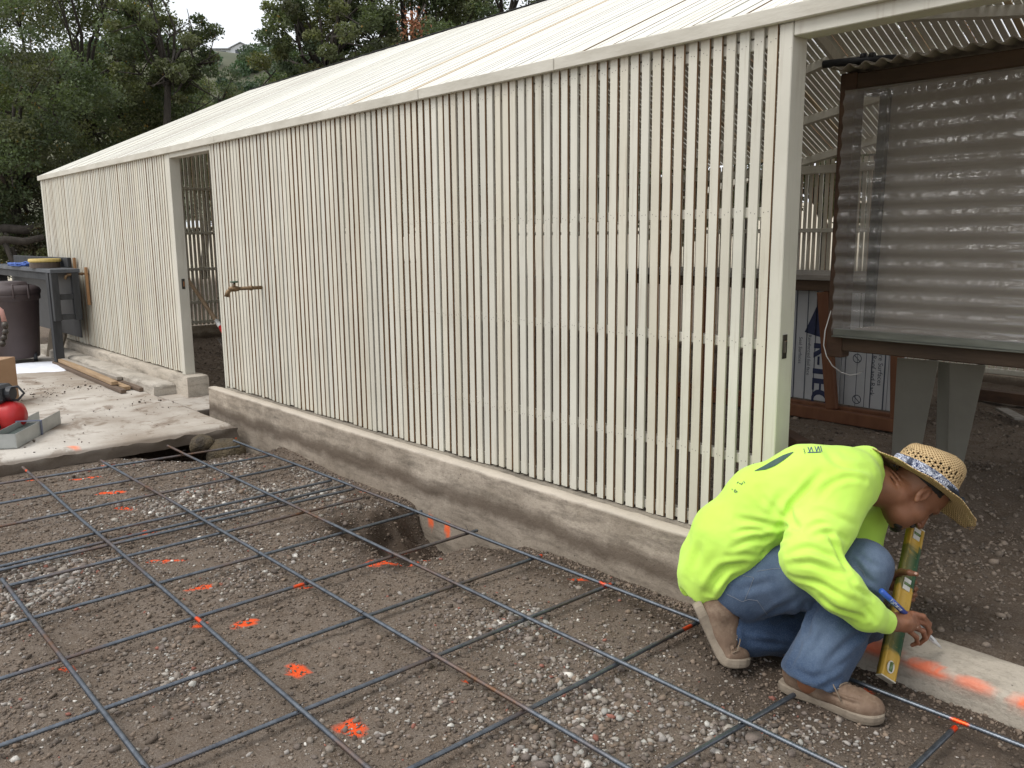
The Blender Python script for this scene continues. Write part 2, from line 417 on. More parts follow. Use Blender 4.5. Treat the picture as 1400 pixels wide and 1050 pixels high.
ground = mesh_np('ground', np.stack([gx, gy, GZ], -1).reshape(-1, 3), GF, M_SOIL, None, True, {'paint': paint.ravel(), 'damp_shade': damp_shade.ravel(), 'dry': dry.ravel()})
props(ground, 'bare brown soil with gravel patches and orange spray marks', 'ground', kind='structure')

# loose stones
ico_v = []; ph = (1+5**.5)/2
for a, b in ((1, ph), (-1, ph), (1, -ph), (-1, -ph)): ico_v += [(0, a, b), (a, b, 0), (b, 0, a)]
bmq = bmesh.new(); bmesh.ops.create_icosphere(bmq, subdivisions=1, radius=1)
ICO = np.array([v.co[:] for v in bmq.verts]); ICF = np.array([[q.index for q in fq.verts] for fq in bmq.faces]); bmq.free()
def stones(name, P, R, tone, mat, label, flatness=.55, sink=.25):
    n = len(P); k = len(ICO)
    V = ICO[None]*(1+.34*RNG.standard_normal((n, k, 1)).clip(-1.2, 1.2)*.8)
    sc = np.stack([R*RNG.uniform(.8, 1.35, n), R*RNG.uniform(.6, 1.0, n), R*RNG.uniform(.42, .85, n)*flatness/.55], 1)
    V = V*sc[:, None, :]
    a = RNG.uniform(0, 2*PI, n); ca, sa = np.cos(a)[:, None], np.sin(a)[:, None]
    b = RNG.normal(0, .45, n); cb, sb = np.cos(b)[:, None], np.sin(b)[:, None]
    x, y, z = V[..., 0], V[..., 1]*cb-V[..., 2]*sb, V[..., 1]*sb+V[..., 2]*cb
    V = np.stack([x*ca-y*sa, x*sa+y*ca, z], -1)
    V[..., 2] += (R*.55*(1-2*sink))[:, None]
    V = (V+P[:, None, :]).reshape(-1, 3)
    F = (ICF[None]+(np.arange(n)*k)[:, None, None]).reshape(-1, 3)
    col = np.repeat(np.concatenate([tone, np.ones((n, 1))], 1), k, 0)
    o = mesh_np(name, V, F, mat, None, False, {'tone': col})
    return props(o, label, 'gravel', kind='stuff')
t = NT('stone'); v = t.coord(); f = t.noise(160, 4, .6, v)
M_STONE = t.done(t.mix(1.0, t.attr('tone'), t.ramp(f, [(.2, .6), (.8, 1.15)]), 'MULTIPLY'), .85, t.bump(f, .4, .003))
PATCH = [(780, 925, .30, 1.0), (720, 860, .2, .8), (800, 1010, .32, .9), (640, 990, .25, .8), (560, 950, .25, .5), (850, 960, .2, .6), (620, 860, .25, .45), (900, 1010, .25, .5), (1000, 1010, .2, .5), (1080, 1020, .2, .5),
         (60, 800, .38, 1.0), (140, 780, .3, .8), (10, 850, .3, .7), (180, 690, .4, .7), (250, 690, .4, .8), (330, 700, .3, .8), (300, 640, .3, .6), (180, 640, .3, .8), (400, 670, .3, .9), (470, 690, .2, .8), (430, 645, .2, .8),
         (330, 730, .3, .6), (420, 740, .25, .4), (260, 930, .14, .9), (290, 960, .12, .9), (225, 890, .12, .7), (40, 950, .25, .5), (330, 790, .2, .4), (520, 830, .2, .3), (880, 860, .15, .25), (1040, 900, .2, .2), (480, 1030, .2, .4), (120, 1010, .2, .35), (1150, 1035, .2, .6)]
def dens(x, y):
    d = np.full_like(x, .06)
    for (px, py, r, wgt) in PATCH:
        c = onz(px, py, 0.); d = np.maximum(d, wgt*np.exp(-(((x-c[0])**2+(y-c[1])**2)/(r*r*.8))))
    return d*(1+1.1*fbm(x*4, y*4, o=3, s=71)).clip(0, 3)*(.5+1.2*np.clip(fbm(x*1.5, y*1.5, s=77)+.35, 0, 1))
def stone_tones(n, white):
    base = 1.35*np.array([[.15, .12, .10], [.20, .17, .14], [.26, .235, .21], [.10, .08, .065], [.17, .125, .09], [.30, .27, .23], [.21, .085, .06], [.52, .49, .44]])
    pr = np.array([.25, .22, .15, .2, .1, .05, .015, .015]); k = RNG.choice(8, n, p=pr/pr.sum())
    tone = base[k]
    wm = RNG.random(n) < white; tone = np.where(wm[:, None], np.array([.50, .48, .43])*RNG.uniform(.6, 1.15, (n, 1)), tone)
    return tone*RNG.uniform(.8, 1.2, (n, 1))
def scatter(n, x0, x1, y0, y1):
    # more samples near the camera: uniform in area is fine for the small yard
    x = RNG.uniform(x0, x1, n); y = RNG.uniform(y0, y1, n); return x, y
x, y = scatter(520000, -6.05, .4, .2, 2.68)
dd = dens(x, y); keep = (RNG.random(len(x)) < dd*.33)
keep &= ~((np.abs(x+3.42) < .30) & (y > 2.1)) | (RNG.random(len(x)) < .05)
x, y, dd = x[keep], y[keep], dd[keep]
Rr = np.clip(RNG.lognormal(math.log(.0046), .50, len(x)), .0020, .019)*(.75+.5*np.clip(dd, 0, 1))
Pz = ground_z(x, y)
stones('gravel', np.stack([x, y, Pz], 1), Rr, stone_tones(len(x), .10*np.clip(dd, 0, 1)+.004), M_STONE, 'loose pale and grey stones scattered over the soil between the rebars')
x, y = scatter(200000, -6.05, .3, .2, 2.69)
x = np.concatenate([x, RNG.uniform(-4.2, .3, 16000)]); y = np.concatenate([y, np.abs(RNG.normal(0, .045, 16000))*-1+2.69])
keep = RNG.random(len(x)) < .30*(1+.9*fbm(x*3, y*3, o=2, s=83)).clip(.05, 2); x, y = x[keep], y[keep]
Rr = np.clip(RNG.lognormal(math.log(.0034), .50, len(x)), .0012, .016)
tn = np.array([.135, .102, .076])*RNG.uniform(.6, 1.9, (len(x), 1))
stones('soil_crumbs', np.stack([x, y, ground_z(x, y)], 1), Rr, tn, M_STONE, 'small crumbs of broken brown soil lying on the bare ground', .6)['category'] = 'soil'
x = RNG.uniform(-4.5, 1.2, 90000); y = RNG.uniform(2.92, 7.6, 90000)
dd = .35+.5*fbm(x*1.2, y*1.2, o=2, s=91)+.35*ss(2.0, .5, np.sqrt(((x+1.1)/.9)**2+((y-3.55)/.5)**2)); keep = RNG.random(len(x)) < dd*.8; x, y = x[keep], y[keep]
x = np.concatenate([x, RNG.uniform(-12, -6, 9000)]); y = np.concatenate([y, RNG.uniform(2.95, 6.5, 9000)])
Rr = np.clip(RNG.lognormal(math.log(.0048), .52, len(x)), .0018, .022)
tn = np.array([.165, .132, .104])*RNG.uniform(.55, 1.7, (len(x), 1)); hl = RNG.random(len(x)) < .02; tn[hl] = (.30, .26, .21)
stones('rubble', np.stack([x, y, ground_z(x, y)], 1), Rr, tn, M_STONE, 'lumpy brown stones and wood chips on the dirt floor inside the slat house', .65)

# ------------------------------------------------------------------ concrete
def concrete(name, a, b, stain=None, soil=(.085, .066, .05)):
    t = NT(name); v = t.coord(); v2 = t.coord((.6, 1, 3.0))
    n1 = t.noise(3.2, 6, .65, v); n2 = t.noise(7, 6, .7, v2); n3 = t.noise(70, 5, .7, v)
    c = t.mix(t.ramp(n1, [(.3, 0), (.7, 1)]), a, b)
    c = t.mix(t.ramp(n2, [(.46, 0), (.72, .8)]), c, tuple(q*.45 for q in a))
    c = t.mix(t.ramp(n3, [(.3, .35), (.5, 0)]), c, tuple(q*.35 for q in a))
    vor = t.n('ShaderNodeTexVoronoi', feature='F1'); vor.inputs['Scale'].default_value = 26; t.t.links.new(v, vor.inputs['Vector'])
    hole = t.ramp(vor.outputs['Distance'], [(.06, 1), (.10, 0)]); sel = t.ramp(t.noise(9, 2, .5, v), [(.52, 0), (.56, 1)])
    pock = t.math('MULTIPLY', hole, sel)
    c = t.mix(t.math('MULTIPLY', pock, .8), c, (.03, .026, .022))
    if stain is not None:                                       # band of soil left where the old ground stood against it
        sx = t.n('ShaderNodeSeparateXYZ'); t.t.links.new(t.coord(), sx.inputs[0])
        zz = t.math('ADD', sx.outputs[2], t.math('MULTIPLY', t.math('SUBTRACT', t.noise(2.2, 6, .7, t.coord((1, 1, .3))), .5), .17))
        m1 = t.ramp(zz, [(0.0, .25), (stain[0]-.04, .85), (stain[0], .75), (stain[1], 0)])
        c = t.mix(m1, c, soil)
    if stain is not None: c = t.mix(t.ramp(sx.outputs[2], [(.228, 0), (.238, .65)]), c, (.56, .50, .42))
    c = t.mix(t.attr('paint', 'Fac'), c, (.92, .17, .06))
    h = t.math('ADD', t.math('MULTIPLY', n3, .6), t.math('SUBTRACT', n1, t.math('MULTIPLY', pock, 1.2)))
    return t.done(c, .9, t.bump(h, .55, .012), Specular_IOR_Level=.2)
M_CONC = concrete('old_concrete', (.26, .215, .165), (.52, .445, .36), (.085, .130), (.10, .074, .054))
M_SILL = concrete('sill_concrete', (.20, .172, .138), (.34, .30, .245))
M_KERB = concrete('kerb_concrete', (.42, .37, .30), (.56, .50, .42))
M_SLAB = concrete('slab_concrete', (.37, .33, .275), (.52, .475, .41))
def slab_mesh(name, xs, ys, top, bot, mat, rough=.006, edge=.012, label=None, cat=None, kind=None, paintf=None, s=0, group=None):
    "a concrete block as a closed grid surface with worn edges; xs, ys, zs subdivide it"
    X, Y = np.meshgrid(xs, ys, indexing='ij'); n, m = X.shape
    border = np.zeros_like(X, bool); border[0] = border[-1] = True; border[:, 0] = border[:, -1] = True
    Vs = []; 
    def wob(x, y, z, a, q): return a*fbm(x*9, y*9, z*9, 3, s+q)
    zt = top+rough*fbm(X*6, Y*6, o=3, s=s+1)-np.where(border, edge*(.45+.8*np.abs(fbm(X*8, Y*8, o=3, s=s+2))), 0)
    Vt = np.stack([X, Y, zt], -1)
    nr = 7 if len(xs) < 300 else 26
    ring = [(i, 0) for i in range(n)]+[(n-1, j) for j in range(1, m)]+[(i, m-1) for i in range(n-2, -1, -1)]+[(0, j) for j in range(m-2, 0, -1)]
    rp = np.array([[X[i, j], Y[i, j]] for i, j in ring]); rt = np.array([zt[i, j] for i, j in ring])
    cx, cy = X.mean(), Y.mean()
    dx = np.where(np.isclose(rp[:, 0], xs[0]), -1, np.where(np.isclose(rp[:, 0], xs[-1]), 1, 0)); dy = np.where(np.isclose(rp[:, 1], ys[0]), -1, np.where(np.isclose(rp[:, 1], ys[-1]), 1, 0))
    V = [Vt.reshape(-1, 3)]; base = n*m; F = []
    ti = np.arange(n*m).reshape(n, m)
    F.append(np.stack([ti[:-1, :-1], ti[1:, :-1], ti[1:, 1:], ti[:-1, 1:]], -1).reshape(-1, 4))
    L = len(ring); prev = np.array([ti[i, j] for i, j in ring])
    for r in range(1, nr+1):
        f = (r/nr)**1.4; z = rt*(1-f)+bot*f; o = edge*.8+wob(rp[:, 0], rp[:, 1], z, edge, 5)
        Vr = np.stack([rp[:, 0]+dx*o*min(1, r), rp[:, 1]+dy*o*min(1, r), z], -1); V.append(Vr)
        cur = base+np.arange(L); base += L; nx_ = np.roll(prev, -1); cn = np.roll(cur, -1)
        F.append(np.stack([cur, cn, nx_, prev], -1)); prev = cur
    V = np.concatenate(V); F = np.concatenate(F)
    p = paintf(V[:, 0], V[:, 1], V[:, 2]) if paintf else np.zeros(len(V))
    o = mesh_np(name, V, F, mat, None, True, {'paint': p})
    try: o.data.set_sharp_from_angle(angle=math.radians(50))
    except Exception: pass
    return props(o, label, cat, group, kind)
lin = lambda a, b, st: np.linspace(a, b, max(2, int(round((b-a)/st))+1))
def wallpaint(x, y, z):
    p = np.zeros_like(x)
    for (px, py, hw, hh) in ((590, 713, .026, .042), (613, 724, .026, .042), (323, 598, .02, .035)):
        c = ony(px, py, 2.70); d = np.sqrt(((x-c[0])/hw)**2+((z-c[2])/hh)**2)+.3*fbm(x*40, y*40, z*40, 2, 5); p = np.maximum(p, ss(1.15, .8, d)*(y < 2.75))
    return p
# the foundation upstand under the long slat wall, and its inner half that carries the slats
slab_mesh('foundation_wall', lin(-6.80, -1.56, .0125), lin(2.70, 2.765, .02), .245, -.42, M_CONC, .004, .007, 'long grey concrete foundation wall, stained with soil, under the main slat wall', 'concrete wall', paintf=wallpaint, s=11)
slab_mesh('foundation_sill', lin(-6.74, -1.62, .05), lin(2.787, 2.93, .04), .227, -.2, M_SILL, .004, .006, 'narrow concrete sill behind the long foundation wall, right under the slats', 'concrete sill', s=17)
def kerbpaint(x, y, z):
    p = np.zeros_like(x); n = .35*fbm(x*12, y*12, z*12, 3, 7)+.5*np.clip(fbm(x*60, y*60, z*60, 2, 8), -.4, .6)
    for (px, py, hl, hw, a) in ((1262, 912, .085, .05, .8), (1325, 930, .06, .03, .55), (1402, 965, .05, .06, .95), (1185, 880, .08, .06, .75), (1215, 893, .05, .05, .4)):
        c = onz(px, py, .075); d = np.sqrt(((x-c[0])/hl)**2+((y-c[1])/hw)**2)+n; p = np.maximum(p, a*ss(1.35, .45, d)*ss(.03, .06, z))
    return p
slab_mesh('concrete_kerb', lin(-1.548, 1.6, .012), lin(2.665, 2.875, .014), .078, -.12, M_KERB, .004, .010, 'low pale concrete kerb with soft orange spray paint, in front of the kneeling man', 'concrete kerb', paintf=kerbpaint, s=23)
# ledge under the far part of the slat wall
slab_mesh('foundation_sill', lin(-11.95, -7.48, .06), lin(2.785, 2.97, .04), .232, -.1, M_KERB, .004, .008, 'narrow concrete sill under the slats left of the far doorway', 'concrete sill', s=29)
slab_mesh('concrete_ledge', lin(-11.95, -7.78, .05), lin(2.60, 2.775, .03), .155, -.06, M_SLAB, .010, .022, 'low worn concrete ledge beside the lumber, left of the far doorway', 'concrete ledge', s=31)
# paved area
def slabpaint(x, y, z):
    c = onz(102, 611, .055); return .8*ss(1.2, .7, np.sqrt(((x-c[0])/.05)**2+((y-c[1])/.03)**2)+.4*fbm(x*30, y*30, o=2, s=3))
t = NT('slab_surface'); v = t.coord(); n1 = t.noise(1.1, 6, .62, v); n2 = t.noise(3.4, 7, .7, v, .6); n3 = t.noise(60, 5, .7, v); n4 = t.noise(.6, 3, .5, v)
c = t.mix(t.ramp(n1, [(.36, 0), (.62, 1)]), (.31, .262, .212), (.53, .49, .435))
c = t.mix(t.ramp(n2, [(.53, 0), (.60, .6), (.72, .9)]), c, (.17, .12, .082))
c = t.mix(t.ramp(n3, [(.62, 0), (.72, .5)]), c, (.10, .078, .06))
c = t.mix(t.ramp(n4, [(.55, 0), (.62, .5)]), c, (.64, .60, .54))
c = t.mix(t.attr('paint', 'Fac'), c, (.92, .2, .06))
sx = t.n('ShaderNodeSeparateXYZ'); t.t.links.new(t.coord(), sx.inputs[0])
c = t.mix(t.ramp(sx.outputs[2], [(.0, .9), (.035, .75), (.05, 0)]), c, (.11, .085, .065))
M_SLABTOP = t.done(c, .9, t.bump(t.math('ADD', n3, n2), .4, .01), Specular_IOR_Level=.2)
xs_ = np.concatenate([np.arange(-18, -9.5, .25), np.arange(-9.5, -6.10, .05), [-6.12]]); ys_ = np.concatenate([np.arange(-6, .5, .25), np.arange(.5, 2.594, .04), [2.594]])
pv = slab_mesh('pavement', xs_, ys_, .055, -.045, M_SLABTOP, .007, .034, 'broken edged concrete slab leading to the far doorway', 'pavement', 'structure', slabpaint, 37)
xs2 = lin(-7.74, -6.86, .05)
ap = slab_mesh('doorway_pavement', xs2, lin(2.612, 2.98, .04), .052, -.03, M_SLABTOP, .006, .004, 'concrete threshold in the far doorway', 'pavement', 'structure', None, 39)
# bits of dirt on the pavement
x = RNG.uniform(-9.8, -6.2, 6000); y = RNG.uniform(.6, 2.6, 6000); keep = RNG.random(6000) < .04+.55*ss(.0, .45, fbm(x*1.6, y*1.6, o=3, s=95)); x, y = x[keep], y[keep]
Rr = np.clip(RNG.lognormal(math.log(.0036), .6, len(x)), .0015, .016)
stones('dirt_crumbs', np.stack([x, y, np.full(len(x), .0575)], 1), Rr, np.array([.07, .052, .04])*RNG.uniform(.6, 1.8, (len(x), 1)), M_STONE, 'dark crumbs of dirt scattered on the concrete slab', .5)['category'] = 'dirt'
# boulders in the hollow at the slab corner
M_BOULD = simple('boulder', (.15, .11, .055), (.05, .04, .03), 7, .95, .9, .03)
for (px, py, zc, r, lab) in ((308, 622, -.10, (.15, .12, .12), 'rounded yellow brown boulder at the bottom of the hollow by the slab corner'), (273, 607, -.02, (.09, .07, .06), 'smaller rusty yellow rock wedged under the broken slab edge')):
    c = onz(px, py, zc+.02); pr = [ell(c, r), ell(c+np.array([.05, .02, .02]), np.array(r)*.8), ell(c-np.array([.05, -.01, .02]), np.array(r)*.75)]
    G, lo = sdf_grid(pr, .012, .03); V, Fq = surface_nets(G, lo, .012); N = normals_of(V, Fq)
    V = V+N*(.030*fbm(V[:, 0]*11, V[:, 1]*11, V[:, 2]*11, 4, 9))[:, None]
    props(mesh_np('boulder', V, Fq, M_BOULD), lab, 'rock')
# ------------------------------------------------------------------ rebar
t = NT('rebar_steel'); v = t.coord(); n1 = t.noise(2.2, 3, .6, v); n2 = t.noise(40, 5, .7, v)
c = t.mix(t.ramp(n2, [(.3, 0), (.7, 1)]), (.085, .096, .113), (.19, .21, .236))
c = t.mix(t.math('MULTIPLY', t.ramp(n1, [(.5, 0), (.68, 1)]), t.ramp(n2, [(.3, .35), (.6, 1)])), c, (.20, .105, .055))
c = t.mix(t.attr('paint', 'Fac'), c, (.88, .11, .03))
M_REBAR = t.done(c, .40, t.bump(n2, .3, .002), Metallic=.8)
RB = .0074; BAR_PAINT = [(323, 600), (437, 641), (503, 666), (415, 804), (410, 801), (167, 717), (186, 712), (269, 853), (828, 800), (740, 757), (1205, 943), (1310, 995), (940, 858), (32, 648), (148, 633)]
BP = np.array([onz(a, b, .04) for a, b in BAR_PAINT])
def rebar(p0, p1, label, sag=0.0, seed=0):
    p0 = np.array(p0, float); p1 = np.array(p1, float); L = np.linalg.norm(p1-p0); n = int(L/.0046); n += n % 2
    s = np.linspace(0, 1, n+1); d = (p1-p0)/L; sd_ = np.array([-d[1], d[0], 0]); up = np.array([0, 0, 1.])
    C = p0+np.outer(s*L, d)+np.outer(.006*np.array(fbm(s*L*.8, s*0+seed*3.1, o=2, s=seed)), sd_)+np.outer(.004*np.array(fbm(s*L*.7, s*0+seed*5.3, o=2, s=seed+40)), up)
    rr = RB*np.where(np.arange(n+1) % 2 == 0, .86, 1.14); rr[0] = rr[-1] = RB*.9
    a = np.arange(8)*PI/4
    rib = 1+.12*(np.abs(np.sin(a)) < .3)
    V = (C[:, None]+(rr[:, None]*rib[None]*np.cos(a))[..., None]*sd_+(rr[:, None]*np.sin(a))[..., None]*up).reshape(-1, 3)
    i = np.arange(n)[:, None]*8; k = np.arange(8)[None]; k2 = (k+1) % 8
    Fq = np.stack([i+k, i+k2, i+8+k2, i+8+k], -1).reshape(-1, 4)
    caps = np.array([[3, 2, 1, 0], [7, 6, 5, 4], [4, 3, 0, 7]]); Fq = np.concatenate([Fq, caps, (caps+n*8)[:, ::-1]])
    pt = np.zeros(len(V))
    for b in BP: pt = np.maximum(pt, ss(.030, .018, np.hypot(V[:, 0]-b[0], V[:, 1]-b[1])))
    o = mesh_np('rebar', V, Fq, M_REBAR, None, True, {'paint': pt})
    return props(o, label, 'rebar', 'rebars laid out in a grid over the soil')
ZL, ZC = .0515, .0365
LONG = [((-5.62, 2.385), (.3, 2.455), 'long steel rebar beside the foundation wall, parallel to it, nearest the slats'),
        ((-5.78, 1.985), (-.2, 1.99), 'long steel rebar parallel to the foundation wall, second away from it'),
        ((-5.70, 1.535), (-.6, 1.58), 'long steel rebar parallel to the foundation wall, third away from it'),
        ((-5.85, 1.12), (-1.0, 1.06), 'long steel rebar parallel to the foundation wall, fourth away from it'),
        ((-3.93, .632), (-1.4, .625), 'rebar parallel to the foundation wall, farthest from it, its end in gravel')]
for i, (a, b, lab) in enumerate(LONG): rebar((*a, ZL), (*b, ZL), lab, seed=i)
CROSS = [((-5.50, 2.37), (-5.62, .70)), ((-5.11, 2.43), (-5.17, .55)), ((-4.77, 2.42), (-4.73, .50)), ((-4.31, 2.40), (-4.30, .45)), ((-4.17, 2.41), (-4.135, .45)), ((-4.075, 2.41), (-4.09, .42)), ((-3.895, 2.35), (-3.87, .62)),
         ((-3.49, 2.46), (-3.46, .30)), ((-3.06, 2.48), (-3.03, .25)), ((-2.615, 2.48), (-2.61, .25)), ((-2.19, 2.48), (-2.19, .40)), ((-1.735, 2.47), (-1.745, .75)), ((-1.24, 2.25), (-1.29, 1.3)), ((-.835, 2.43), (-.83, 1.7))]
NTH = ['nearest to the concrete slab', 'second from the concrete slab', 'third from the concrete slab', 'fourth from the slab, first of three set close', 'fifth from the slab, middle of three set close', 'sixth from the slab, last of three set close',
       'seventh from the slab, ending at the short outer bar', 'eighth from the slab, over the lip of the pit', 'ninth from the slab, crossing over the pit', 'tenth from the slab, just past the pit', 'eleventh from the slab', 'twelfth from the slab, ending by the rear boot', 'running in under the front boot', 'just beyond the toe of the front boot']
for i, ((a, b), lab) in enumerate(zip(CROSS, NTH)): rebar((*a, ZC), (*b, ZC), 'rebar laid toward the wall, '+lab, seed=20+i)

# wire ties where the bars cross
M_TIE = simple('tie_wire', (.03, .03, .032), (.07, .065, .06), 40, .5, .1, .001, Metallic=.6)
bars_ = [o for o in COL.objects if o.name.startswith('rebar')][:5]
rgt = random.Random(12)
for i, (a, b, _) in enumerate(LONG):
    for (p, q) in CROSS:
        yl = a[1]+(b[1]-a[1])*((p[0]-a[0])/(b[0]-a[0])); tt = (yl-p[1])/(q[1]-p[1])
        if not (.0 < tt < 1) or rgt.random() < .35: continue
        xx = p[0]+(q[0]-p[0])*tt; yl = a[1]+(b[1]-a[1])*((xx-a[0])/(b[0]-a[0]))
        if not (min(a[0], b[0]) < xx < max(a[0], b[0])): continue
        c = np.array([xx, yl, (ZL+ZC)/2]); mb = MB(); k_ = rgt.choice((-1, 1)); R1 = .0115
        mb.tube([c+np.array([R1*math.cos(t_)*.8, k_*R1*math.cos(t_)*.8, 1.25*R1*math.sin(t_)]) for t_ in np.linspace(0, 2*PI, 13)], .0011, 5)
        d_ = np.array([rgt.uniform(-1, 1), rgt.uniform(-1, 1), .9]); mb.tube([c+np.array([0, 0, R1]), c+np.array([0, 0, R1])+d_*.010, c+np.array([0, 0, R1])+d_*np.array([1, 1, .5])*.026], .0013, 5)
        mb.build('wire_tie', M_TIE, bars_[i], True)
# ------------------------------------------------------------------ the slat house
def paint_mat(name, a, b, dirt, tone=True):
    t = NT(name); v = t.coord(); v2 = t.coord((14, 14, .7)); n1 = t.noise(2.5, 5, .6, v); n2 = t.noise(3, 6, .65, v2); n3 = t.noise(55, 5, .7, v)
    c = t.mix(t.ramp(n1, [(.3, 0), (.7, 1)]), a, b)
    c = t.mix(t.ramp(n2, [(.56, 0), (.74, dirt)]), c, (.30, .235, .165))
    c = t.mix(t.ramp(n3, [(.68, 0), (.78, .45)]), c, (.24, .18, .12))
    if tone: c = t.mix(1.0, c, t.attr('tone'), 'MULTIPLY')
    return t.done(c, .62, t.bump(t.math('ADD', n2, t.math('MULTIPLY', n3, .4)), .25, .004))
M_PAINT = paint_mat('cream_paint', (.565, .545, .465), (.66, .64, .555), .42)
M_ROOFP = paint_mat('roof_paint', (.67, .65, .59), (.75, .735, .675), .30)
M_RAW = simple('bare_wood_edge', (.20, .11, .052), (.36, .225, .125), 9, .8, .2, .004, (3, 3, .5))
M_TRIM = paint_mat('trim_paint', (.54, .515, .435), (.62, .595, .51), .42, False)
M_FASCIA = simple('fascia_paint', (.44, .41, .34), (.62, .59, .51), 3.0, .7, .25, .005, (1, 3, 3), 7)
M_STEEL = simple('dark_steel', (.04, .036, .032), (.09, .075, .06), 30, .45, .2, .002, Metallic=.6)
M_BRASS = simple('copper', (.36, .16, .075), (.46, .24, .12), 20, .4, .1, .002, Metallic=.8)
EZ, RY, RZ, BY = 2.212, 5.68, 3.51, 8.53
SLOPE = (RZ-EZ)/(RY-2.80)
house = empty('slat_house', (-5, 2.9, .2), 'long cream painted wooden slat house with a slatted gable roof and two open doorways', 'slat house')
def rt(): return random.uniform(.91, 1.02)
def tonec(base=1.0, warm=0.0):
    k = base*rt(); return (k, k*(1-warm*.04), k*(1-warm*.10), 1)
def slat(mb, c, ax, ay, az, hx, hy, hz, tone, rawp=.6):
    "a lath: wide faces painted, its two narrow long edges sometimes bare wood"
    c = np.array(c, float); ax, ay, az = [np.array(a, float) for a in (ax, ay, az)]
    vs = [c+ax*hx*i+ay*hy*j+az*hz*k for k in (-1, 1) for j in (-1, 1) for i in (-1, 1)]
    mb.add(vs, [(0, 2, 3, 1), (4, 5, 7, 6), (0, 1, 5, 4), (2, 6, 7, 3)], 0, tone)
    n = len(mb.v)-8
    for f in ((0, 4, 6, 2), (1, 3, 7, 5)):
        mb.f.append(tuple(i+n for i in f)); mb.m.append(1 if random.random() < rawp else 0)
RAILS = [.262, .56, 1.02, 1.515, 2.115]
nails = MB()
def wall_slats(x0, x1, pitch, zb, zt, y, hw=.0198):
    mb = MB(); n = int(round((x1-x0)/pitch))
    for k in range(n+1):
        x = x0+(x1-x0)*k/n+random.gauss(0, .0016); a = random.gauss(0, .0014)
        az = np.array([a, 0, 1.]); az /= np.linalg.norm(az)
        b = zb+random.uniform(-.006, .008); tt = zt
        yo = random.uniform(0, .0022)
        slat(mb, (x, y+.005+yo, (b+tt)/2), (1, 0, -a), (0, 1, 0), az, hw*random.uniform(.94, 1.04), .005, (tt-b)/2, tonec(1.0, random.random()), .6)
        if x > -4.2 and y < 3:
            for r in RAILS[1:]:
                for o in (-.009, .009):
                    c = np.array([x+o+random.uniform(-.003, .003), y+yo-.0006, r+random.uniform(-.008, .008)])
                    nails.add([c+np.array([.0019*math.cos(q*PI/3), 0, .0019*math.sin(q*PI/3)]) for q in range(6)], [(0, 1, 2, 3, 4, 5)])
    return mb
wall_slats(-6.715, -1.772, .0582, .236, 2.168, 2.830).build('slat_wall', [M_PAINT, M_RAW], house)
wall_slats(-11.86, -7.735, .0582, .248, 2.168, 2.830).build('slat_wall', [M_PAINT, M_RAW], house)
nails.build('nail_heads', M_STEEL, house)['kind'] = 'stuff'
def part(name, mat, *boxes, bev=.003, parent=house):
    mb = MB()
    for b in boxes: mb.box(*b, bev=bev)
    return mb.build(name, mat, parent)
for x0, x1 in ((-6.70, -1.75), (-11.9, -7.705)):
    for z in RAILS: part('rail', M_TRIM, (x0, x1, 2.8462, 2.884, z-.02, z+.02))
    part('top_plate', M_TRIM, (x0, x1, 2.8465, 2.93, 2.14, 2.205))
for x in (-3.30, -5.00, -9.6, -10.9): part('stud', M_TRIM, (x-.02, x+.02, 2.8845, 2.93, .22, 2.138))
part('door_post', M_TRIM, (-1.743, -1.690, 2.826, 2.925, .07, 2.165))
part('door_post', M_TRIM, (-7.70, -7.63, 2.826, 2.918, .232, 2.165))
part('door_post', M_TRIM, (-6.765, -6.738, 2.826, 2.93, .22, 2.165))
part('door_post', M_TRIM, (1.55, 1.64, 2.826, 2.925, .07, 2.165))
part('corner_post', M_TRIM, (-11.96, -11.882, 2.826, 2.93, .235, 2.20))
part('header', M_TRIM, (-1.688, 1.548, 2.828, 2.925, 2.118, 2.208))
part('header', M_TRIM, (-7.628, -6.768, 2.828, 2.925, 2.128, 2.208))
part('post_block', M_KERB, (-7.72, -7.63, 2.79, 2.93, .05, .229), bev=.008)
fb = MB(); cuts = [-11.99, -9.6, -6.6, -3.9, -2.86, -.5, 1.7]
for a, b in zip(cuts[:-1], cuts[1:]): fb.box(a+.0015, b-.0015, 2.800+random.uniform(0, .002), 2.8255, 2.166, 2.2205, bev=.003)
fb.build('fascia', M_FASCIA, house)
# strike plates on the door posts
for (x, y, z) in ((-1.6885, 2.86, 1.02), (-7.6285, 2.868, 1.045)):
    mb = MB(); mb.box(x, x+.003, y-.014, y+.014, z-.045, z+.045, bev=.001); mb.box(x+.003, x+.016, y-.016, y-.006, z-.022, z+.022, bev=.002)
    sp = mb.build('strike_plate', M_STEEL, house)
    part('latch_hole', M_BRASS, (x+.0031, x+.0045, y-.004, y+.010, z-.022, z+.022), bev=0, parent=sp)
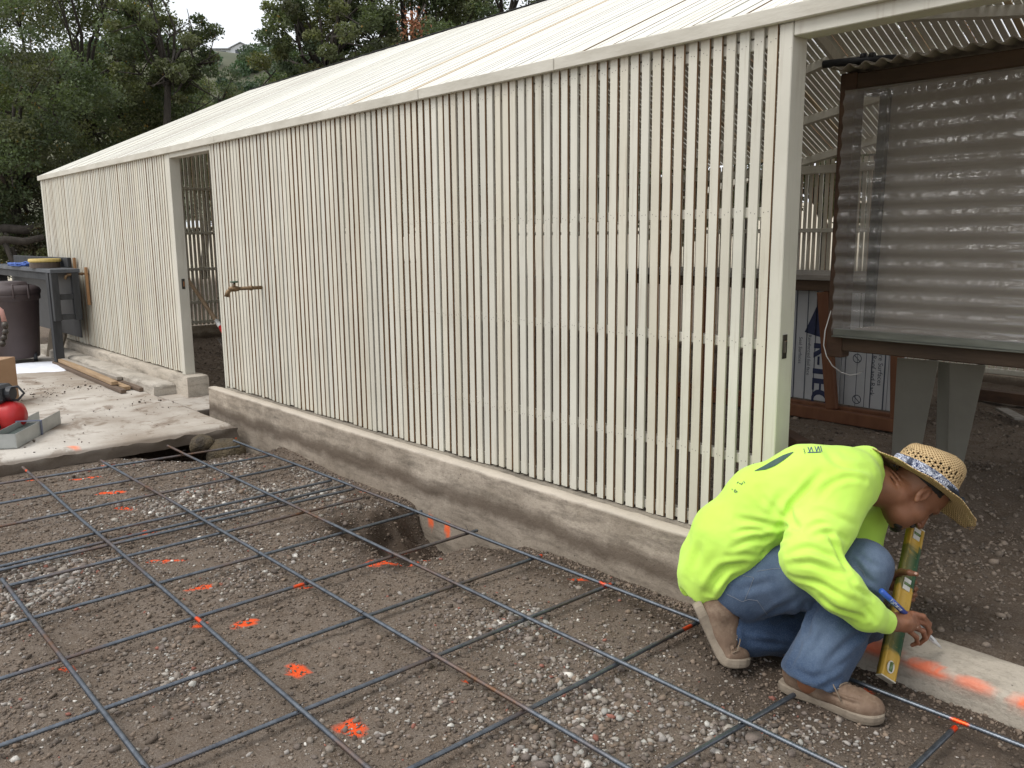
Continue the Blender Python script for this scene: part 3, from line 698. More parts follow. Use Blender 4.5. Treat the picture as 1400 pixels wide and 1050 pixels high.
# roof: laths from eave to ridge on both slopes
def roof(y0, z0, y1, z1, name):
    mb = MB(); d = np.array([0, y1-y0, z1-z0]); L = np.linalg.norm(d); d /= L; nrm = np.cross((1, 0, 0), d); nrm *= np.sign(nrm[2])
    x = -11.97
    while x < 1.7:
        k = random.random(); k2 = random.uniform(.94, 1.03); tn = (k2, k2*.995, k2*random.uniform(.93, .985), 1)
        if k < .025: tn = (.80, .66, .48, 1)
        a = random.gauss(0, .0012); dd = d+np.array([a, 0, 0]); dd /= np.linalg.norm(dd)
        c = np.array([x, (y0+y1)/2, (z0+z1)/2])+nrm*(.006+random.uniform(0, .0035)); ex = random.uniform(-.006, .006)
        slat(mb, c+d*ex, (1, 0, 0), nrm, dd,   .0240*random.uniform(.96, 1.04), .0055, L/2, tn, .22); x += .0582+random.gauss(0, .0012)
    return mb.build(name, [M_ROOFP, M_RAW], house)
roof(2.829, EZ+.001, RY-.01, RZ, 'roof_slats'); roof(BY+.05, EZ, RY+.01, RZ, 'roof_slats')
part('ridge_board', M_TRIM, (-11.95, 1.65, RY-.02, RY+.02, RZ-.16, RZ-.004))
part('ridge_cap', M_ROOFP, (-11.97, 1.68, RY-.03, RY+.03, RZ+.016, RZ+.024), bev=.001)
def near(y): return EZ+(y-2.80)*SLOPE
def farz(y): return EZ+(BY+.05-y)*SLOPE
for y in (3.55, 4.25, 4.95): part('purlin', M_TRIM, (-11.95, 1.65, y-.02, y+.02, near(y)-.085, near(y)-.004))
for y in (6.35,): part('purlin', M_TRIM, (-11.95, 1.65, y-.02, y+.02, farz(y)-.085, farz(y)-.004))
for x in (-9.0, -6.5, -5.4): part('purlin', M_TRIM, (x-.02, x+.02, 7.2, 7.24, farz(7.22)-.09, farz(7.22)-.005))
# roof members of the far slope, as they are seen through the near doorway
s_ = -SLOPE; nF = np.array([0, SLOPE, 1.0]); pF = np.array([0, RY, RZ-.03])
def onfar(x, y):
    r = ray(x, y); return CAM+r*((nF@(pF-CAM))/(nF@r))
nFu = nF/np.linalg.norm(nF)
for (a, b, ext0, ext1) in (((1097, 219), (1150, 203), 1.6, .5), ((1100, 163), (1153, 146), 1.8, .6), ((1103, 93), (1134, 79), 1.2, .05), ((1149, 81), (1340, 73), .0, 1.6), ((1122, 46), (1146, 78), .25, .02), ((1255, 16), (1400, 10), .5, 1.2)):
    p, q = onfar(*a), onfar(*b); d = (q-p)/np.linalg.norm(q-p)
    mb = MB(); mb.bar(p-d*ext0-nFu*.03, q+d*ext1-nFu*.03, .035, .088, nFu, bev=.002); mb.build('rafter', M_TRIM, house)
for x in (-10.5, -8.8, -6.9): 
    mb = MB(); mb.bar((x, 2.90, near(2.9)-.05), (x, RY-.03, RZ-.06), .038, .085, (0, 0, 1)); mb.build('rafter', M_TRIM, house)
# back wall and end wall
wall_slats(-11.9, 1.6, .0582, .12, 2.19, BY-.0135).build('back_slats', [M_PAINT, M_RAW], house)
for z in (.16, .85, 1.46): part('rail', M_TRIM, (-11.88, 1.6, BY-.06, BY-.0155, z-.022, z+.022))
part('top_plate', M_TRIM, (-11.88, 1.6, BY-.10, BY-.0155, 2.045, 2.125))
ew = MB(); y = 2.99
while y < BY-.1:
    zt = min(near(y), farz(y))-.02
    slat(ew, (-11.905, y, (.24+zt)/2), (0, 1, 0), (1, 0, 0), (0, 0, 1), .019, .0065, (zt-.24)/2, tonec(1, random.random()), .5); y += .058
ew.build('end_slats', [M_PAINT, M_RAW], house)
for z in (.285, .56, 1.02, 1.515, 2.115): part('rail', M_TRIM, (-11.8975, -11.855, 2.935, BY-.11, z-.02, z+.02))
part('end_sill', M_CONC, (-11.96, -11.84, 2.99, BY, .0, .235), bev=.01)
part('end_stud', M_TRIM, (-11.8545, -11.81, RY-.03, RY+.03, .24, RZ-.17))
part('back_sill', M_CONC, (-11.8, 1.6, BY-.08, BY+.06, .0, .135), bev=.01)
# ------------------------------------------------------------------ things in and around the slat house
M_BROWN = simple('dark_timber', (.055, .030, .018), (.115, .062, .036), 4, .75, .3, .006, (1, 1, 4))
M_BROWNX = simple('dark_beam', (.05, .032, .020), (.12, .075, .045), 3, .75, .3, .006, (.5, 3, 3))
M_REDW = simple('redwood', (.13, .050, .022), (.20, .085, .04), 5, .7, .25, .004, (3, 3, .5))
M_GREYW = simple('weathered_wood', (.22, .20, .175), (.36, .335, .30), 4, .8, .3, .004, (.6, 6, 6))
M_GALV = simple('galvanised_sheet', (.30, .29, .25), (.42, .41, .36), 2.0, .5, .08, .003, (1, 1, 1), 6, Metallic=.35)
M_BLACK = simple('black_plastic', (.012, .013, .016), (.028, .03, .034), 8, .5, .05, .002)
def text_geo(txt, size, font=None):
    cu = bpy.data.curves.new('t', 'FONT'); cu.body = txt; cu.size = size; cu.resolution_u = 3; cu.align_x = 'CENTER'; cu.align_y = 'CENTER'
    o = bpy.data.objects.new('t', cu); COL.objects.link(o); bpy.context.view_layer.update()
    me = bpy.data.meshes.new_from_object(o.evaluated_get(bpy.context.evaluated_depsgraph_get()))
    V = np.array([v.co[:] for v in me.vertices]); F = [tuple(p.vertices) for p in me.polygons]
    bpy.data.objects.remove(o); bpy.data.curves.remove(cu); bpy.data.meshes.remove(me)
    return V, F
def add_text(mb, txt, size, c, ax, ay, squash=1.0, mi=0, bold=0.0):
    V, F = text_geo(txt, size); c = np.array(c, float); ax = np.array(ax, float); ay = np.array(ay, float)
    offs = [(0, 0)] if not bold else [(0, 0), (bold, 0), (-bold, 0)]
    for k, (bx, by) in enumerate(offs):
        mb.add([c+ax*(v[0]*squash+bx)+ay*v[1]+np.cross(ax, ay)*(k*.0001) for v in V], F, mi)

# the raised propagation cabinet with clear corrugated sheet
cab = empty('plant_cabinet', (-1.6, 4.3, .1), 'raised brown timber cabinet clad in clear dirty corrugated plastic, standing on metal legs', 'cabinet')
CX0, CX1, CY = -2.11, .55, 4.0
part('post', M_BROWN, (CX0, CX0+.082, CY-.04, CY+.045, .83, 2.175), bev=.006, parent=cab)
part('post', M_BROWN, (CX1-.08, CX1, CY-.04, CY+.045, .83, 2.175), bev=.006, parent=cab)
part('beam', M_BROWNX, (CX0+.0835, CX1-.0815, CY-.038, CY+.042, 2.098, 2.168), bev=.005, parent=cab)
part('beam', M_BROWNX, (CX0+.0835, CX1-.0815, CY-.042, CY+.045, .865, .942), bev=.005, parent=cab)
part('beam', M_BROWNX, (CX0, CX0+.07, CY+.047, CY+.29, .875, .94), bev=.005, parent=cab)
part('beam', M_BROWNX, (CX0, CX0+.07, CY+.047, CY+.29, 2.10, 2.165), bev=.005, parent=cab)
t = NT('plywood_back'); v = t.coord((.8, 1, 5)); f = t.noise(2.5, 6, .65, v); f2 = t.noise(1.5, 4, .6, t.coord())
M_PLY = t.done(t.mix(t.ramp(f2, [(.35, 0), (.7, 1)]), t.mix(f, (.36, .31, .26), (.50, .45, .39)), (.56, .51, .45)), .8)
part('back_panel', M_PLY, (CX0+.03, CX1, CY+.30, CY+.32, .93, 2.16), parent=cab)
part('floor_panel', M_PLY, (CX0+.075, CX1-.002, CY+.05, CY+.295, .945, .965), parent=cab)
mb = MB(); mb.bar(ony(1212, 122, CY+.265), ony(1187, 449, CY+.265), .045, .04, (0, 1, 0), bev=.004); mb.build('back_post', M_BLACK, cab)
t = NT('clear_corrugated'); v = t.coord((.7, 1, 6)); f = t.noise(3, 6, .65, v); f2 = t.noise(2, 4, .6, t.coord((1, 1, 1)))
tr = t.n('ShaderNodeBsdfTransparent'); tr.inputs['Color'].default_value = (.86, .84, .81, 1)
t.done(t.mix(f, (.36, .345, .325), (.52, .50, .475)), .07, IOR=2.1, Specular_IOR_Level=.6, Coat_Weight=.6, Coat_Roughness=.08)
mx = t.n('ShaderNodeMixShader'); t.t.links.new(t.ramp(t.math('ADD', t.math('MULTIPLY', f, .6), t.math('MULTIPLY', f2, .4)), [(.3, .26), (.7, .48)]), mx.inputs[0])
t.t.links.new(tr.outputs[0], mx.inputs[1]); t.t.links.new(t.b.outputs[0], mx.inputs[2]); t.t.links.new(mx.outputs[0], t.out.inputs[0])
M_CLEAR = t.mat
zs = np.arange(.945, 2.10, .0076); xs = np.concatenate([np.linspace(CX0+.035, CX1-.02, 220), []])
Xc, Zc = np.meshgrid(xs, zs, indexing='ij'); Yc = CY-.056+.0078*np.sin(2*PI*Zc/.0762)+.003*np.sin(Xc*4)+.0022*fbm(Xc*5, Zc*9, s=5)+.0006*fbm(Xc*40, Zc*12, s=6); Xc = Xc+.004*fbm(Zc*4, Zc*0, s=3)*(Xc < CX0+.05)
idn = np.arange(Xc.size).reshape(Xc.shape); Fq = np.stack([idn[:-1, :-1], idn[1:, :-1], idn[1:, 1:], idn[:-1, 1:]], -1).reshape(-1, 4)
mesh_np('corrugated_sheet', np.stack([Xc, Yc, Zc], -1).reshape(-1, 3), Fq, M_CLEAR, cab)
M_SILLM = simple('sill_flashing', (.15, .155, .13), (.24, .245, .21), 5, .55, .15, .003, (1, 6, 6), Metallic=.3)
part('flashing', M_SILLM, (CX0+.05, CX1-.01, CY-.072, CY-.043, .9435, .976), bev=.002, parent=cab)
part('flashing_lip', M_SILLM, (CX0+.05, CX1-.01, CY-.088, CY-.0435, .936, .9430), bev=.002, parent=cab)
M_ROOFS = simple('corrugated_roof', (.20, .175, .14), (.34, .31, .26), 4, .7, .2, .004, (4, 1, 1))
xs = np.arange(CX0-.02, CX1+.05, .0076); ys = np.linspace(CY-.10, CY+.42, 14); Xc, Yc = np.meshgrid(xs, ys, indexing='ij'); Zc = 2.197+.0105*np.sin(2*PI*Xc/.0762)+.02*(Yc-CY)+.006*np.sin(Xc*3.1)
idn = np.arange(Xc.size).reshape(Xc.shape); Fq = np.stack([idn[:-1, :-1], idn[1:, :-1], idn[1:, 1:], idn[:-1, 1:]], -1).reshape(-1, 4)
rfo = mesh_np('corrugated_roof', np.stack([Xc, Yc, Zc], -1).reshape(-1, 3), Fq, M_ROOFS, cab)
m = rfo.modifiers.new('thickness', 'SOLIDIFY'); m.thickness = .006
def folded(pts_top, pts_bot, fold):
    "a folded sheet leg: a front face and a return flange"
    mb = MB(); a, b = [np.array(p, float) for p in pts_top]; c, d = [np.array(p, float) for p in pts_bot]; f = np.array(fold, float)
    n = np.array([0, .0025, 0])
    for (p, q, r, s) in ((a, b, d, c), (b, b+f, d+f, d)):
        nn = np.cross(q-p, r-p); nn = nn/np.linalg.norm(nn)*.002
        mb.add([p-nn, q-nn, r-nn, s-nn, p+nn, q+nn, r+nn, s+nn], [(0, 1, 2, 3), (7, 6, 5, 4), (0, 4, 5, 1), (1, 5, 6, 2), (2, 6, 7, 3), (3, 7, 4, 0)])
    return mb.build('metal_leg', M_GALV, cab)
folded((ony(1227, 489, 4.30), ony(1283, 494, 4.30)), (ony(1218, 640, 4.55), ony(1252, 650, 4.55)), (-.10, .14, 0))
folded((ony(1299, 496, 4.335), ony(1347, 500, 4.35)), (ony(1296, 650, 4.57), ony(1311, 660, 4.58)), (-.08, .14, 0))
folded((ony(1283, 494, 4.38), ony(1298.5, 496, 4.336)), (ony(1279, 650, 4.61), ony(1295.5, 650, 4.571)), (-.002, .012, 0))
folded((ony(1490, 510, 4.4), ony(1560, 515, 4.4)), (ony(1450, 650, 4.62), ony(1490, 660, 4.62)), (.02, .14, 0))
# black pipe lying on the cabinet roof
pp = MB(); a, b = ony(1126, 88, 3.97), ony(1224, 80, 3.99)
pp.tube([a, a*.5+b*.5+np.array([0, 0, .003]), b], .0185, 14)
pipe = empty('black_pipe', (a+b)/2, 'short black plastic pipe with a clip lying on the corner of the cabinet roof', 'pipe'); pp.build('tube', M_BLACK, pipe, True)
cl = MB(); m_ = a*.38+b*.62; ad = (b-a)/np.linalg.norm(b-a)
for o in (-.028, .012): cl.tube([m_+ad*o+np.array([0, 0, .018]), m_+ad*(o+.022)+np.array([0, 0, .018])], .018, 12)
cl.build('clip', M_BLACK, pipe, True)
# loose white wire on the cabinet corner
wr = MB(); wp = [D(x, y, d) for x, y, d in ((1136, 425, 4.05), (1128, 452, 4.03), (1126, 472, 4.02), (1130, 487, 4.02), (1138, 500, 4.03), (1150, 509, 4.08), (1162, 513, 4.15), (1173, 511, 4.22), (1179, 508, 4.26))]
wr.tube(wp, .0026, 6); M_WHITE = simple('white_plastic', (.62, .61, .58), (.72, .71, .68), 10, .5, 0)
props(wr.build('wire', M_WHITE, None, True), 'thin white wire hanging in a loop from the cabinet corner post', 'wire')

# workbench with insulation boards behind it
wb = empty('workbench', (-3.3, 5.9, .08), 'brown timber workbench with a grey top inside the slat house behind the cabinet', 'workbench')
part('bench_top', M_GREYW, (-5.1, -2.45, 5.80, 6.55, 1.095, 1.135), bev=.004, parent=wb)
part('apron', M_BROWNX, (-5.1, -2.45, 5.83, 5.87, 1.015, 1.094), bev=.004, parent=wb)
part('foot_rail', M_REDW, (-5.1, -2.46, 5.80, 5.86, .065, .155), bev=.005, parent=wb)
part('back_rail', M_REDW, (-5.0, -2.5, 5.88, 5.93, .09, .175), bev=.005, parent=wb)
for (p, q) in ((ony(1126, 391, 5.845), ony(1137, 572, 5.845)), (ony(1227, 470, 5.845), ony(1226, 580, 5.845))):
    q = q.copy(); p = p.copy(); p[2] = min(p[2], 1.012); q[2] = .157
    mb = MB(); mb.bar(p, q, .085, .045, (0, 1, 0), bev=.005); mb.build('leg', M_REDW, wb)
for x in (-4.2, -5.05): part('leg', M_REDW, (x-.045, x+.045, 5.822, 5.868, .157, 1.012), bev=.005, parent=wb)
t = NT('insulation_foil'); v = t.coord(); f = t.noise(5, 5, .6, v)
M_FOIL = t.done(t.mix(f, (.46, .48, .50), (.58, .60, .62)), .45, Metallic=.1)
M_NAVY = simple('navy_print', (.018, .026, .07), (.028, .038, .095), 20, .6, 0)
M_INK = simple('grey_print', (.06, .07, .10), (.09, .10, .13), 20, .6, 0)
def board(x0, x1, y, label):
    b = empty('insulation_board', ((x0+x1)/2, y, .18), label, 'insulation board')
    part('panel', M_FOIL, (x0, x1, y, y+.03, .178, 1.092), bev=.002, parent=b); return b
YB = 5.955
b1 = board(-3.72, -3.052, YB, 'silver foil insulation board with large navy lettering and a navy triangle')
b2 = board(-3.045, -2.585, YB+.002, 'silver foil insulation board with small grey print and round symbols, right of the lettered one')
yp = YB-.002
mb = MB(); add_text(mb, 'R-TECH', .19, (ony(1119, 540, yp)[0], yp, ony(1117, 472, yp)[2]-.285), (0, 0, -1), (1, 0, 0), .92, bold=.011); mb.build('lettering', M_NAVY, b1)
tri = [ony(1100, 454, yp), ony(1137, 466, yp), ony(1137, 376, yp)]
mb = MB(); mb.add(tri, [(0, 1, 2)]); mb.build('triangle_emblem', M_NAVY, b1)
mb = MB(); 
for px in (1102, 1114): 
    x = ony(px, 480, yp)[0]; mb.add([(x-.004, yp, .18), (x+.004, yp, .18), (x+.004, yp, 1.09), (x-.004, yp, 1.09)], [(0, 1, 2, 3)])
x = ony(1088, 480, yp)[0]; mb.add([(x-.012, yp, .18), (x-.002, yp, .18), (x-.002, yp, 1.09), (x-.012, yp, 1.09)], [(0, 1, 2, 3)])
mb.build('print_stripe', M_INK, b1)
for tx, px_, zc_ in (('Reinforced foil face', 1105, .52), ('Seal Surfaces', 1093, .55)):
    mb = MB(); add_text(mb, tx, .04, (ony(px_, 500, yp)[0], yp, zc_), (0, 0, -1), (1, 0, 0)); mb.build('small_print', M_INK, b1)
yp2 = YB
mb = MB()
for px, w_ in ((1154, .006), (1170, .004), (1182, .004), (1190, .008), (1208, .010), (1213, .003)):
    x = ony(px, 530, yp2)[0]; mb.add([(x-w_/2, yp2, .18), (x+w_/2, yp2, .18), (x+w_/2, yp2, 1.09), (x-w_/2, yp2, 1.09)], [(0, 1, 2, 3)])
mb.build('print_stripe', M_INK, b2)
for tx, px_, zc_ in (('Roof and Rack', 1193.5, .42), ('Fire Surfaces', 1203, .48)):
    mb = MB(); add_text(mb, tx, .05, (ony(px_, 510, yp2)[0], yp2, zc_), (0, 0, -1), (1, 0, 0)); mb.build('small_print', M_INK, b2)
for (px, py) in ((1172, 490), (1171, 546)):
    c = ony(px, py, yp2-.001); mb = MB(); n = 24
    vs = [c+np.array([r*math.cos(2*PI*k/n), 0, r*math.sin(2*PI*k/n)]) for r in (.034, .028) for k in range(n)]; mb.add(vs, [(k, (k+1) % n, n+(k+1) % n, n+k) for k in range(n)])
    mb.bar(c+np.array([-.022, 0, .022]), c+np.array([.022, 0, -.022]), .006, .0005, (0, 1, 0)); mb.build('round_symbol', M_INK, b2)

# timber and scraps on the dirt floor
def plank(name, a, b, w_, t_, mat, label, cat='timber', up=(0, 0, 1)):
    mb = MB(); mb.bar(a, b, w_, t_, up, bev=.003); return props(mb.build(name, mat), label, cat)
a, b = onz(1336, 538, .13), onz(1420, 549, .13); plank('timber', a, b+(b-a), .09, .09, M_BROWN, 'long dark timber lying on the dirt at the back of the slat house')
a, b = onz(1369, 559, .11), onz(1396, 573, .11); plank('wood_scrap', a, b, .09, .02, M_GREYW, 'short pale wood scrap lying on the dirt right of the metal legs', 'wood scrap')
a, b = onz(1062, 590, .11), onz(1098, 612, .11); plank('timber', a, b, .09, .09, M_BROWN, 'stub of dark brown timber on the dirt behind the near door post')
a, b = onz(1050, 613, .095), onz(1105, 622, .095); plank('timber', a, b, .06, .045, M_GREYW, 'weathered grey timber strip lying on the dirt behind the near door post')

# shovel leaning inside the far doorway
a = D(254, 378, 8.75); b = D(303, 449, 7.75); d = (b-a)/np.linalg.norm(b-a)
sh = empty('shovel', b, 'long wooden handled tool with a white and red collar leaning inside the far doorway', 'shovel')
mb = MB(); mb.tube([a-d*.25, b-d*.18], .019, 10); mb.build('handle', simple('handle_wood', (.20, .13, .075), (.30, .21, .13), 8, .6, .1, .002, (3, 3, 1)), sh, True)
mb = MB(); mb.tube([b-d*.18, b-d*.03], .021, 10); mb.build('white_collar', M_WHITE, sh, True)
M_RED = simple('red_paint', (.42, .012, .014), (.50, .02, .02), 12, .4, .03, .002)
mb = MB(); mb.tube([b-d*.03, b+d*.22], [.022, .026], 10); mb.build('red_socket', M_RED, sh, True)
mb = MB(); e = b+d*.22; sdv = np.cross(d, (0, 1, 0)); mb.frame(e+d*.14, d, (0, 1, 0), sdv, .14, .10, .004, bev=.002); mb.build('blade', M_STEEL, sh)

# hose bibs standing out of the slats
M_BRZ = simple('bronze', (.14, .09, .05), (.23, .155, .085), 30, .5, .15, .002, Metallic=.6)
M_GRNH = simple('green_handle', (.03, .06, .035), (.05, .085, .05), 20, .5, .05, .002)
for (x, z, L, lab) in ((-5.985, 1.078, .25, 'bronze hose tap on a pipe sticking out of the main slat wall'), (-10.34, 1.067, .20, 'small bronze hose tap on the slat wall left of the far doorway')):
    c = np.array([x, 2.83, z]); o = np.array([0, -1., 0])
    tp = empty('hose_tap', c, lab, 'tap')
    mb = MB(); mb.tube([c+o*-.03, c+o*L*.72], .0135, 10); mb.tube([c+o*L*.30, c+o*L*.38], .018, 8); mb.build('pipe', M_BRZ, tp, True)
    mb = MB(); q = c+o*L*.72
    mb.tube([q, q+o*.03, q+o*.075], [.017, .022, .016], 10); mb.tube([q+o*.05, q+o*.085+np.array([0, 0, -.02]), q+o*.095+np.array([0, 0, -.055])], [.015, .016, .017], 10); mb.tube([q+o*.035, q+o*.03+np.array([0, 0, .045])], [.012, .008], 8); mb.build('valve', M_BRZ, tp, True)
    mb = MB(); hc = q+o*.03+np.array([0, 0, .05]); mb.lathe(hc, [(.001, .006), (.026, .006), (.030, 0), (.026, -.006), (.001, -.006)], 12); mb.build('handle', M_GRNH, tp)

# ------------------------------------------------------------------ clutter on the slab at the left
S0 = .058
bc = onz(22, 494, S0)
M_BIN = simple('bin_plastic', (.050, .034, .033), (.075, .054, .052), 3, .55, .1, .003)
bn = empty('rubbish_bin', bc, 'large dark brown plastic rubbish bin with a closed lid on the concrete slab', 'bin')
mb = MB(); mb.lathe(bc, [(.001, .05), (.245, .05), (.255, .06), (.30, .70), (.303, .715), (.318, .72), (.322, .80), (.300, .80), (.295, .70), (.24, .10)], 36); mb.build('body', M_BIN, bn, True)
mb = MB(); mb.lathe(bc, [(.326, .785), (.330, .815), (.315, .845), (.27, .872), (.20, .89), (.19, .915), (.12, .925), (.001, .93)], 36); mb.build('lid', M_BIN, bn, True)
vw = CAM-bc; vw[2] = 0; vw /= np.linalg.norm(vw); sdr = np.array([-vw[1], vw[0], 0])
for s in (.35,):
    q = bc+vw*.325+sdr*.12; mb = MB()
    mb.tube([q+sdr*-.075+np.array([0, 0, .745]), q+sdr*-.075+vw*.035+np.array([0, 0, .75]), q+sdr*-.075+vw*.035+np.array([0, 0, .90]), q+sdr*.075+vw*.035+np.array([0, 0, .90]), q+sdr*.075+vw*.035+np.array([0, 0, .75]), q+sdr*.075+np.array([0, 0, .745])], .012, 8); mb.build('handle', M_BIN, bn, True)
for s in (-1, 1):
    q = bc+sdr*.20*s+vw*.13+np.array([0, 0, .055]); mb = MB(); mb.tube([q-sdr*.02, q+sdr*.02], .055, 14); mb.build('wheel', M_BLACK, bn, True)
M_DKW = simple('grey_black_timber', (.014, .015, .016), (.045, .046, .048), 4, .75, .25, .004, (3, 3, .6))
M_DKT = simple('grey_table_top', (.045, .05, .058), (.10, .107, .12), 3, .55, .12, .003)
lb = empty('side_table', (-11.6, 2.6, S0), 'dark grey timber table behind the bin, against the slat wall, with things piled on it', 'table')
TX1, TY0, TY1 = -10.30, 2.44, 2.74
part('table_top', M_DKT, (-13.6, TX1, TY0, TY1, 1.085, 1.125), parent=lb)
part('apron', M_DKW, (-13.6, TX1-.23, TY0+.02, TY0+.06, 1.0, 1.083), parent=lb)
part('leg', M_DKW, (TX1-.22, TX1-.12, TY0+.0, TY0+.09, S0, 1.083), parent=lb)
part('leg', M_DKW, (-13.5, -13.4, TY0+.1, TY0+.2, S0, 1.083), parent=lb)
for y in (TY0+.04, TY1-.05): part('hanging_post', M_DKW, (TX1-.085, TX1-.005, y-.035, y+.035, .56, 1.083), parent=lb)
for z in (.60, .82): part('end_rail', M_DKW, (TX1-.07, TX1-.02, TY0+.077, TY1-.087, z-.03, z+.03), parent=lb)
part('back_panel', M_BLACK, (-13.5, TX1-.1, TY1-.03, TY1-.01, .35, 1.08), parent=lb)
M_PAVER = simple('paver', (.20, .165, .125), (.30, .255, .20), 6, .9, .3, .006)
c = onz(75, 487, S0); mb = MB()
outl = [(-.14, 0), (.10, 0), (.17, .25), (.17, .48), (.10, .66), (-.02, .62), (-.12, .30)]
ax_ = np.array([.8, .6, 0]); nn = np.array([-.6, .8, 0])*.05; up_ = np.array([.03, .16, .98])
vs = [c+ax_*u*.75+up_*v_ for u, v_ in outl]; k = len(vs)
mb.add([v_-nn*.4 for v_ in vs]+[v_+nn*.4 for v_ in vs], [tuple(range(k))[::-1], tuple(range(k, 2*k))]+[(i, (i+1) % k, k+(i+1) % k, k+i) for i in range(k)])
props(mb.build('stone_slab', M_PAVER), 'broken brown paving slab standing upright between the bin and the table leg', 'paving slab')
c = onz(84, 489, S0); pr = [ell(c+np.array([0, 0, .03]), (.06, .05, .04))]; G, lo = sdf_grid(pr, .01, .02); V, Fq = surface_nets(G, lo, .01); V += normals_of(V, Fq)*(.012*fbm(V[:, 0]*20, V[:, 1]*20, V[:, 2]*20, 2, 4))[:, None]
props(mesh_np('rock', V, Fq, M_STONE, None, True, {'tone': np.tile([.09, .08, .07, 1.], (len(V), 1))}), 'small dark rock at the foot of the table leg', 'rock')
# things on the table
T0 = 1.126
mb = MB(); r2 = random.Random(4); c0 = np.array([-11.9, 2.5, T0]); pts = []
for k in range(150):
    a = k*.55; pts.append(c0+np.array([.30*math.cos(a)*(.55+.4*r2.random()), .13*math.sin(a)*(.6+.4*r2.random()), .012+.05*r2.random()*(1-abs(math.cos(a))*.5)]))
mb.tube(pts, .009, 5); props(mb.build('rope', simple('blue_rope', (.03, .08, .30), (.07, .15, .48), 30, .6, .1, .002), None, True), 'tangled heap of blue rope on the dark side table', 'rope')
cc = np.array([-11.0, 2.56, T0]); cn = empty('paint_tin', cc, 'low dark tin with a yellow lid on the dark side table', 'tin')
mb = MB(); mb.lathe(cc, [(.001, 0), (.16, 0), (.16, .05), (.155, .07), (.001, .07)], 24); mb.build('body', simple('tin_brown', (.06, .04, .03), (.10, .07, .05), 10, .5, .1), cn)
mb = MB(); mb.lathe(cc, [(.168, .068), (.172, .085), (.165, .105), (.001, .108)], 24); mb.build('lid', simple('yellow_lid', (.50, .36, .10), (.58, .44, .15), 10, .5, .05), cn)
part_ = MB(); part_.box(-13.4, -10.75, 2.735, 2.775, T0+.001, T0+.115, bev=.006); props(part_.build('timber', M_DKW), 'black timber laid along the back of the dark side table', 'timber')
M_RUSTY = simple('orange_board', (.22, .115, .05), (.36, .20, .09), 7, .75, .25, .004, (4, 4, .6))
for (x, z0, z1, lab) in ((-10.30, .72, 1.14, 'narrow orange brown board standing between the table and the slats'), (-10.72, .255, 1.24, 'orange brown stake rising behind the table against the slats')):
    mb = MB(); mb.box(x-.022, x+.022, 2.790, 2.815, z0 if z0 > .5 else 1.0, z1, bev=.003); props(mb.build('board', M_RUSTY), lab, 'board')
# white powder spilled on the slab
pw = MB(); n = 90; c1, c2 = onz(-15, 502, .0), onz(112, 498, .0)
cs = (onz(56, 501, .064)); L = np.linalg.norm((c2-c1)[:2])/2; ax_ = (c2-c1)/np.linalg.norm(c2-c1); ay_ = np.array([-ax_[1], ax_[0], 0])
V = []; F = []
for r in range(9):
    for k in range(n):
        a = 2*PI*k/n; fr = r/8; wv = 1+.16*float(fbm(np.array(2.2*math.cos(a)), np.array(2.2*math.sin(a)), o=3, s=6)); p = cs+ax_*L*1.15*fr*wv*math.cos(a)+ay_*.44*fr*wv*math.sin(a)
        V.append((p[0], p[1], .062+.014*(1-fr**2)+.004*float(vnoise(np.array(p[0]*9), np.array(p[1]*9))) if r < 8 else .050))
for r in range(8):
    for k in range(n): F.append((r*n+k, r*n+(k+1) % n, (r+1)*n+(k+1) % n, (r+1)*n+k))
pw.add(V, F); props(pw.build('spilled_powder', simple('white_powder', (.72, .74, .80), (.82, .84, .88), 12, .9, .3, .006), None, True), 'flat spill of bright white powder on the slab in front of the bin', 'powder')
# lumber along the ledge
M_LUM = [simple('lumber_tan', (.27, .175, .095), (.42, .29, .17), 6, .7, .2, .003, (.5, 5, 5)), simple('lumber_dark', (.09, .06, .04), (.16, .11, .075), 6, .75, .25, .003, (.5, 5, 5)), simple('lumber_grey', (.28, .25, .21), (.40, .36, .31), 6, .75, .25, .003, (.5, 5, 5))]
for (xa, xb, y, z, mi, tw, lab) in ((-10.6, -8.20, 2.50, .078, 0, .01, 'tan board on top of the lumber beside the concrete ledge, its face upward'), (-10.55, -8.05, 2.43, .076, 1, .02, 'dark brown stick along the outer side of the lumber by the ledge'), (-10.4, -8.02, 2.555, .078, 1, -.01, 'dark wet board nearest the concrete ledge in the lumber pile'),
                                   (-10.5, -8.35, 2.46, .114, 0, .03, 'tan strip lying across the top of the lumber by the ledge'), (-10.65, -8.6, 2.53, .116, 2, -.02, 'grey weathered strip on top of the lumber by the ledge')):
    mb = MB(); mb.bar((xa, y+tw, z), (xb, y-tw, z), .062 if mi == 0 else .05, .034, (0, 0, 1), bev=.003); o = mb.build('lumber', M_LUM[mi]); props(o, lab, 'lumber', 'lumber stacked by the concrete ledge')
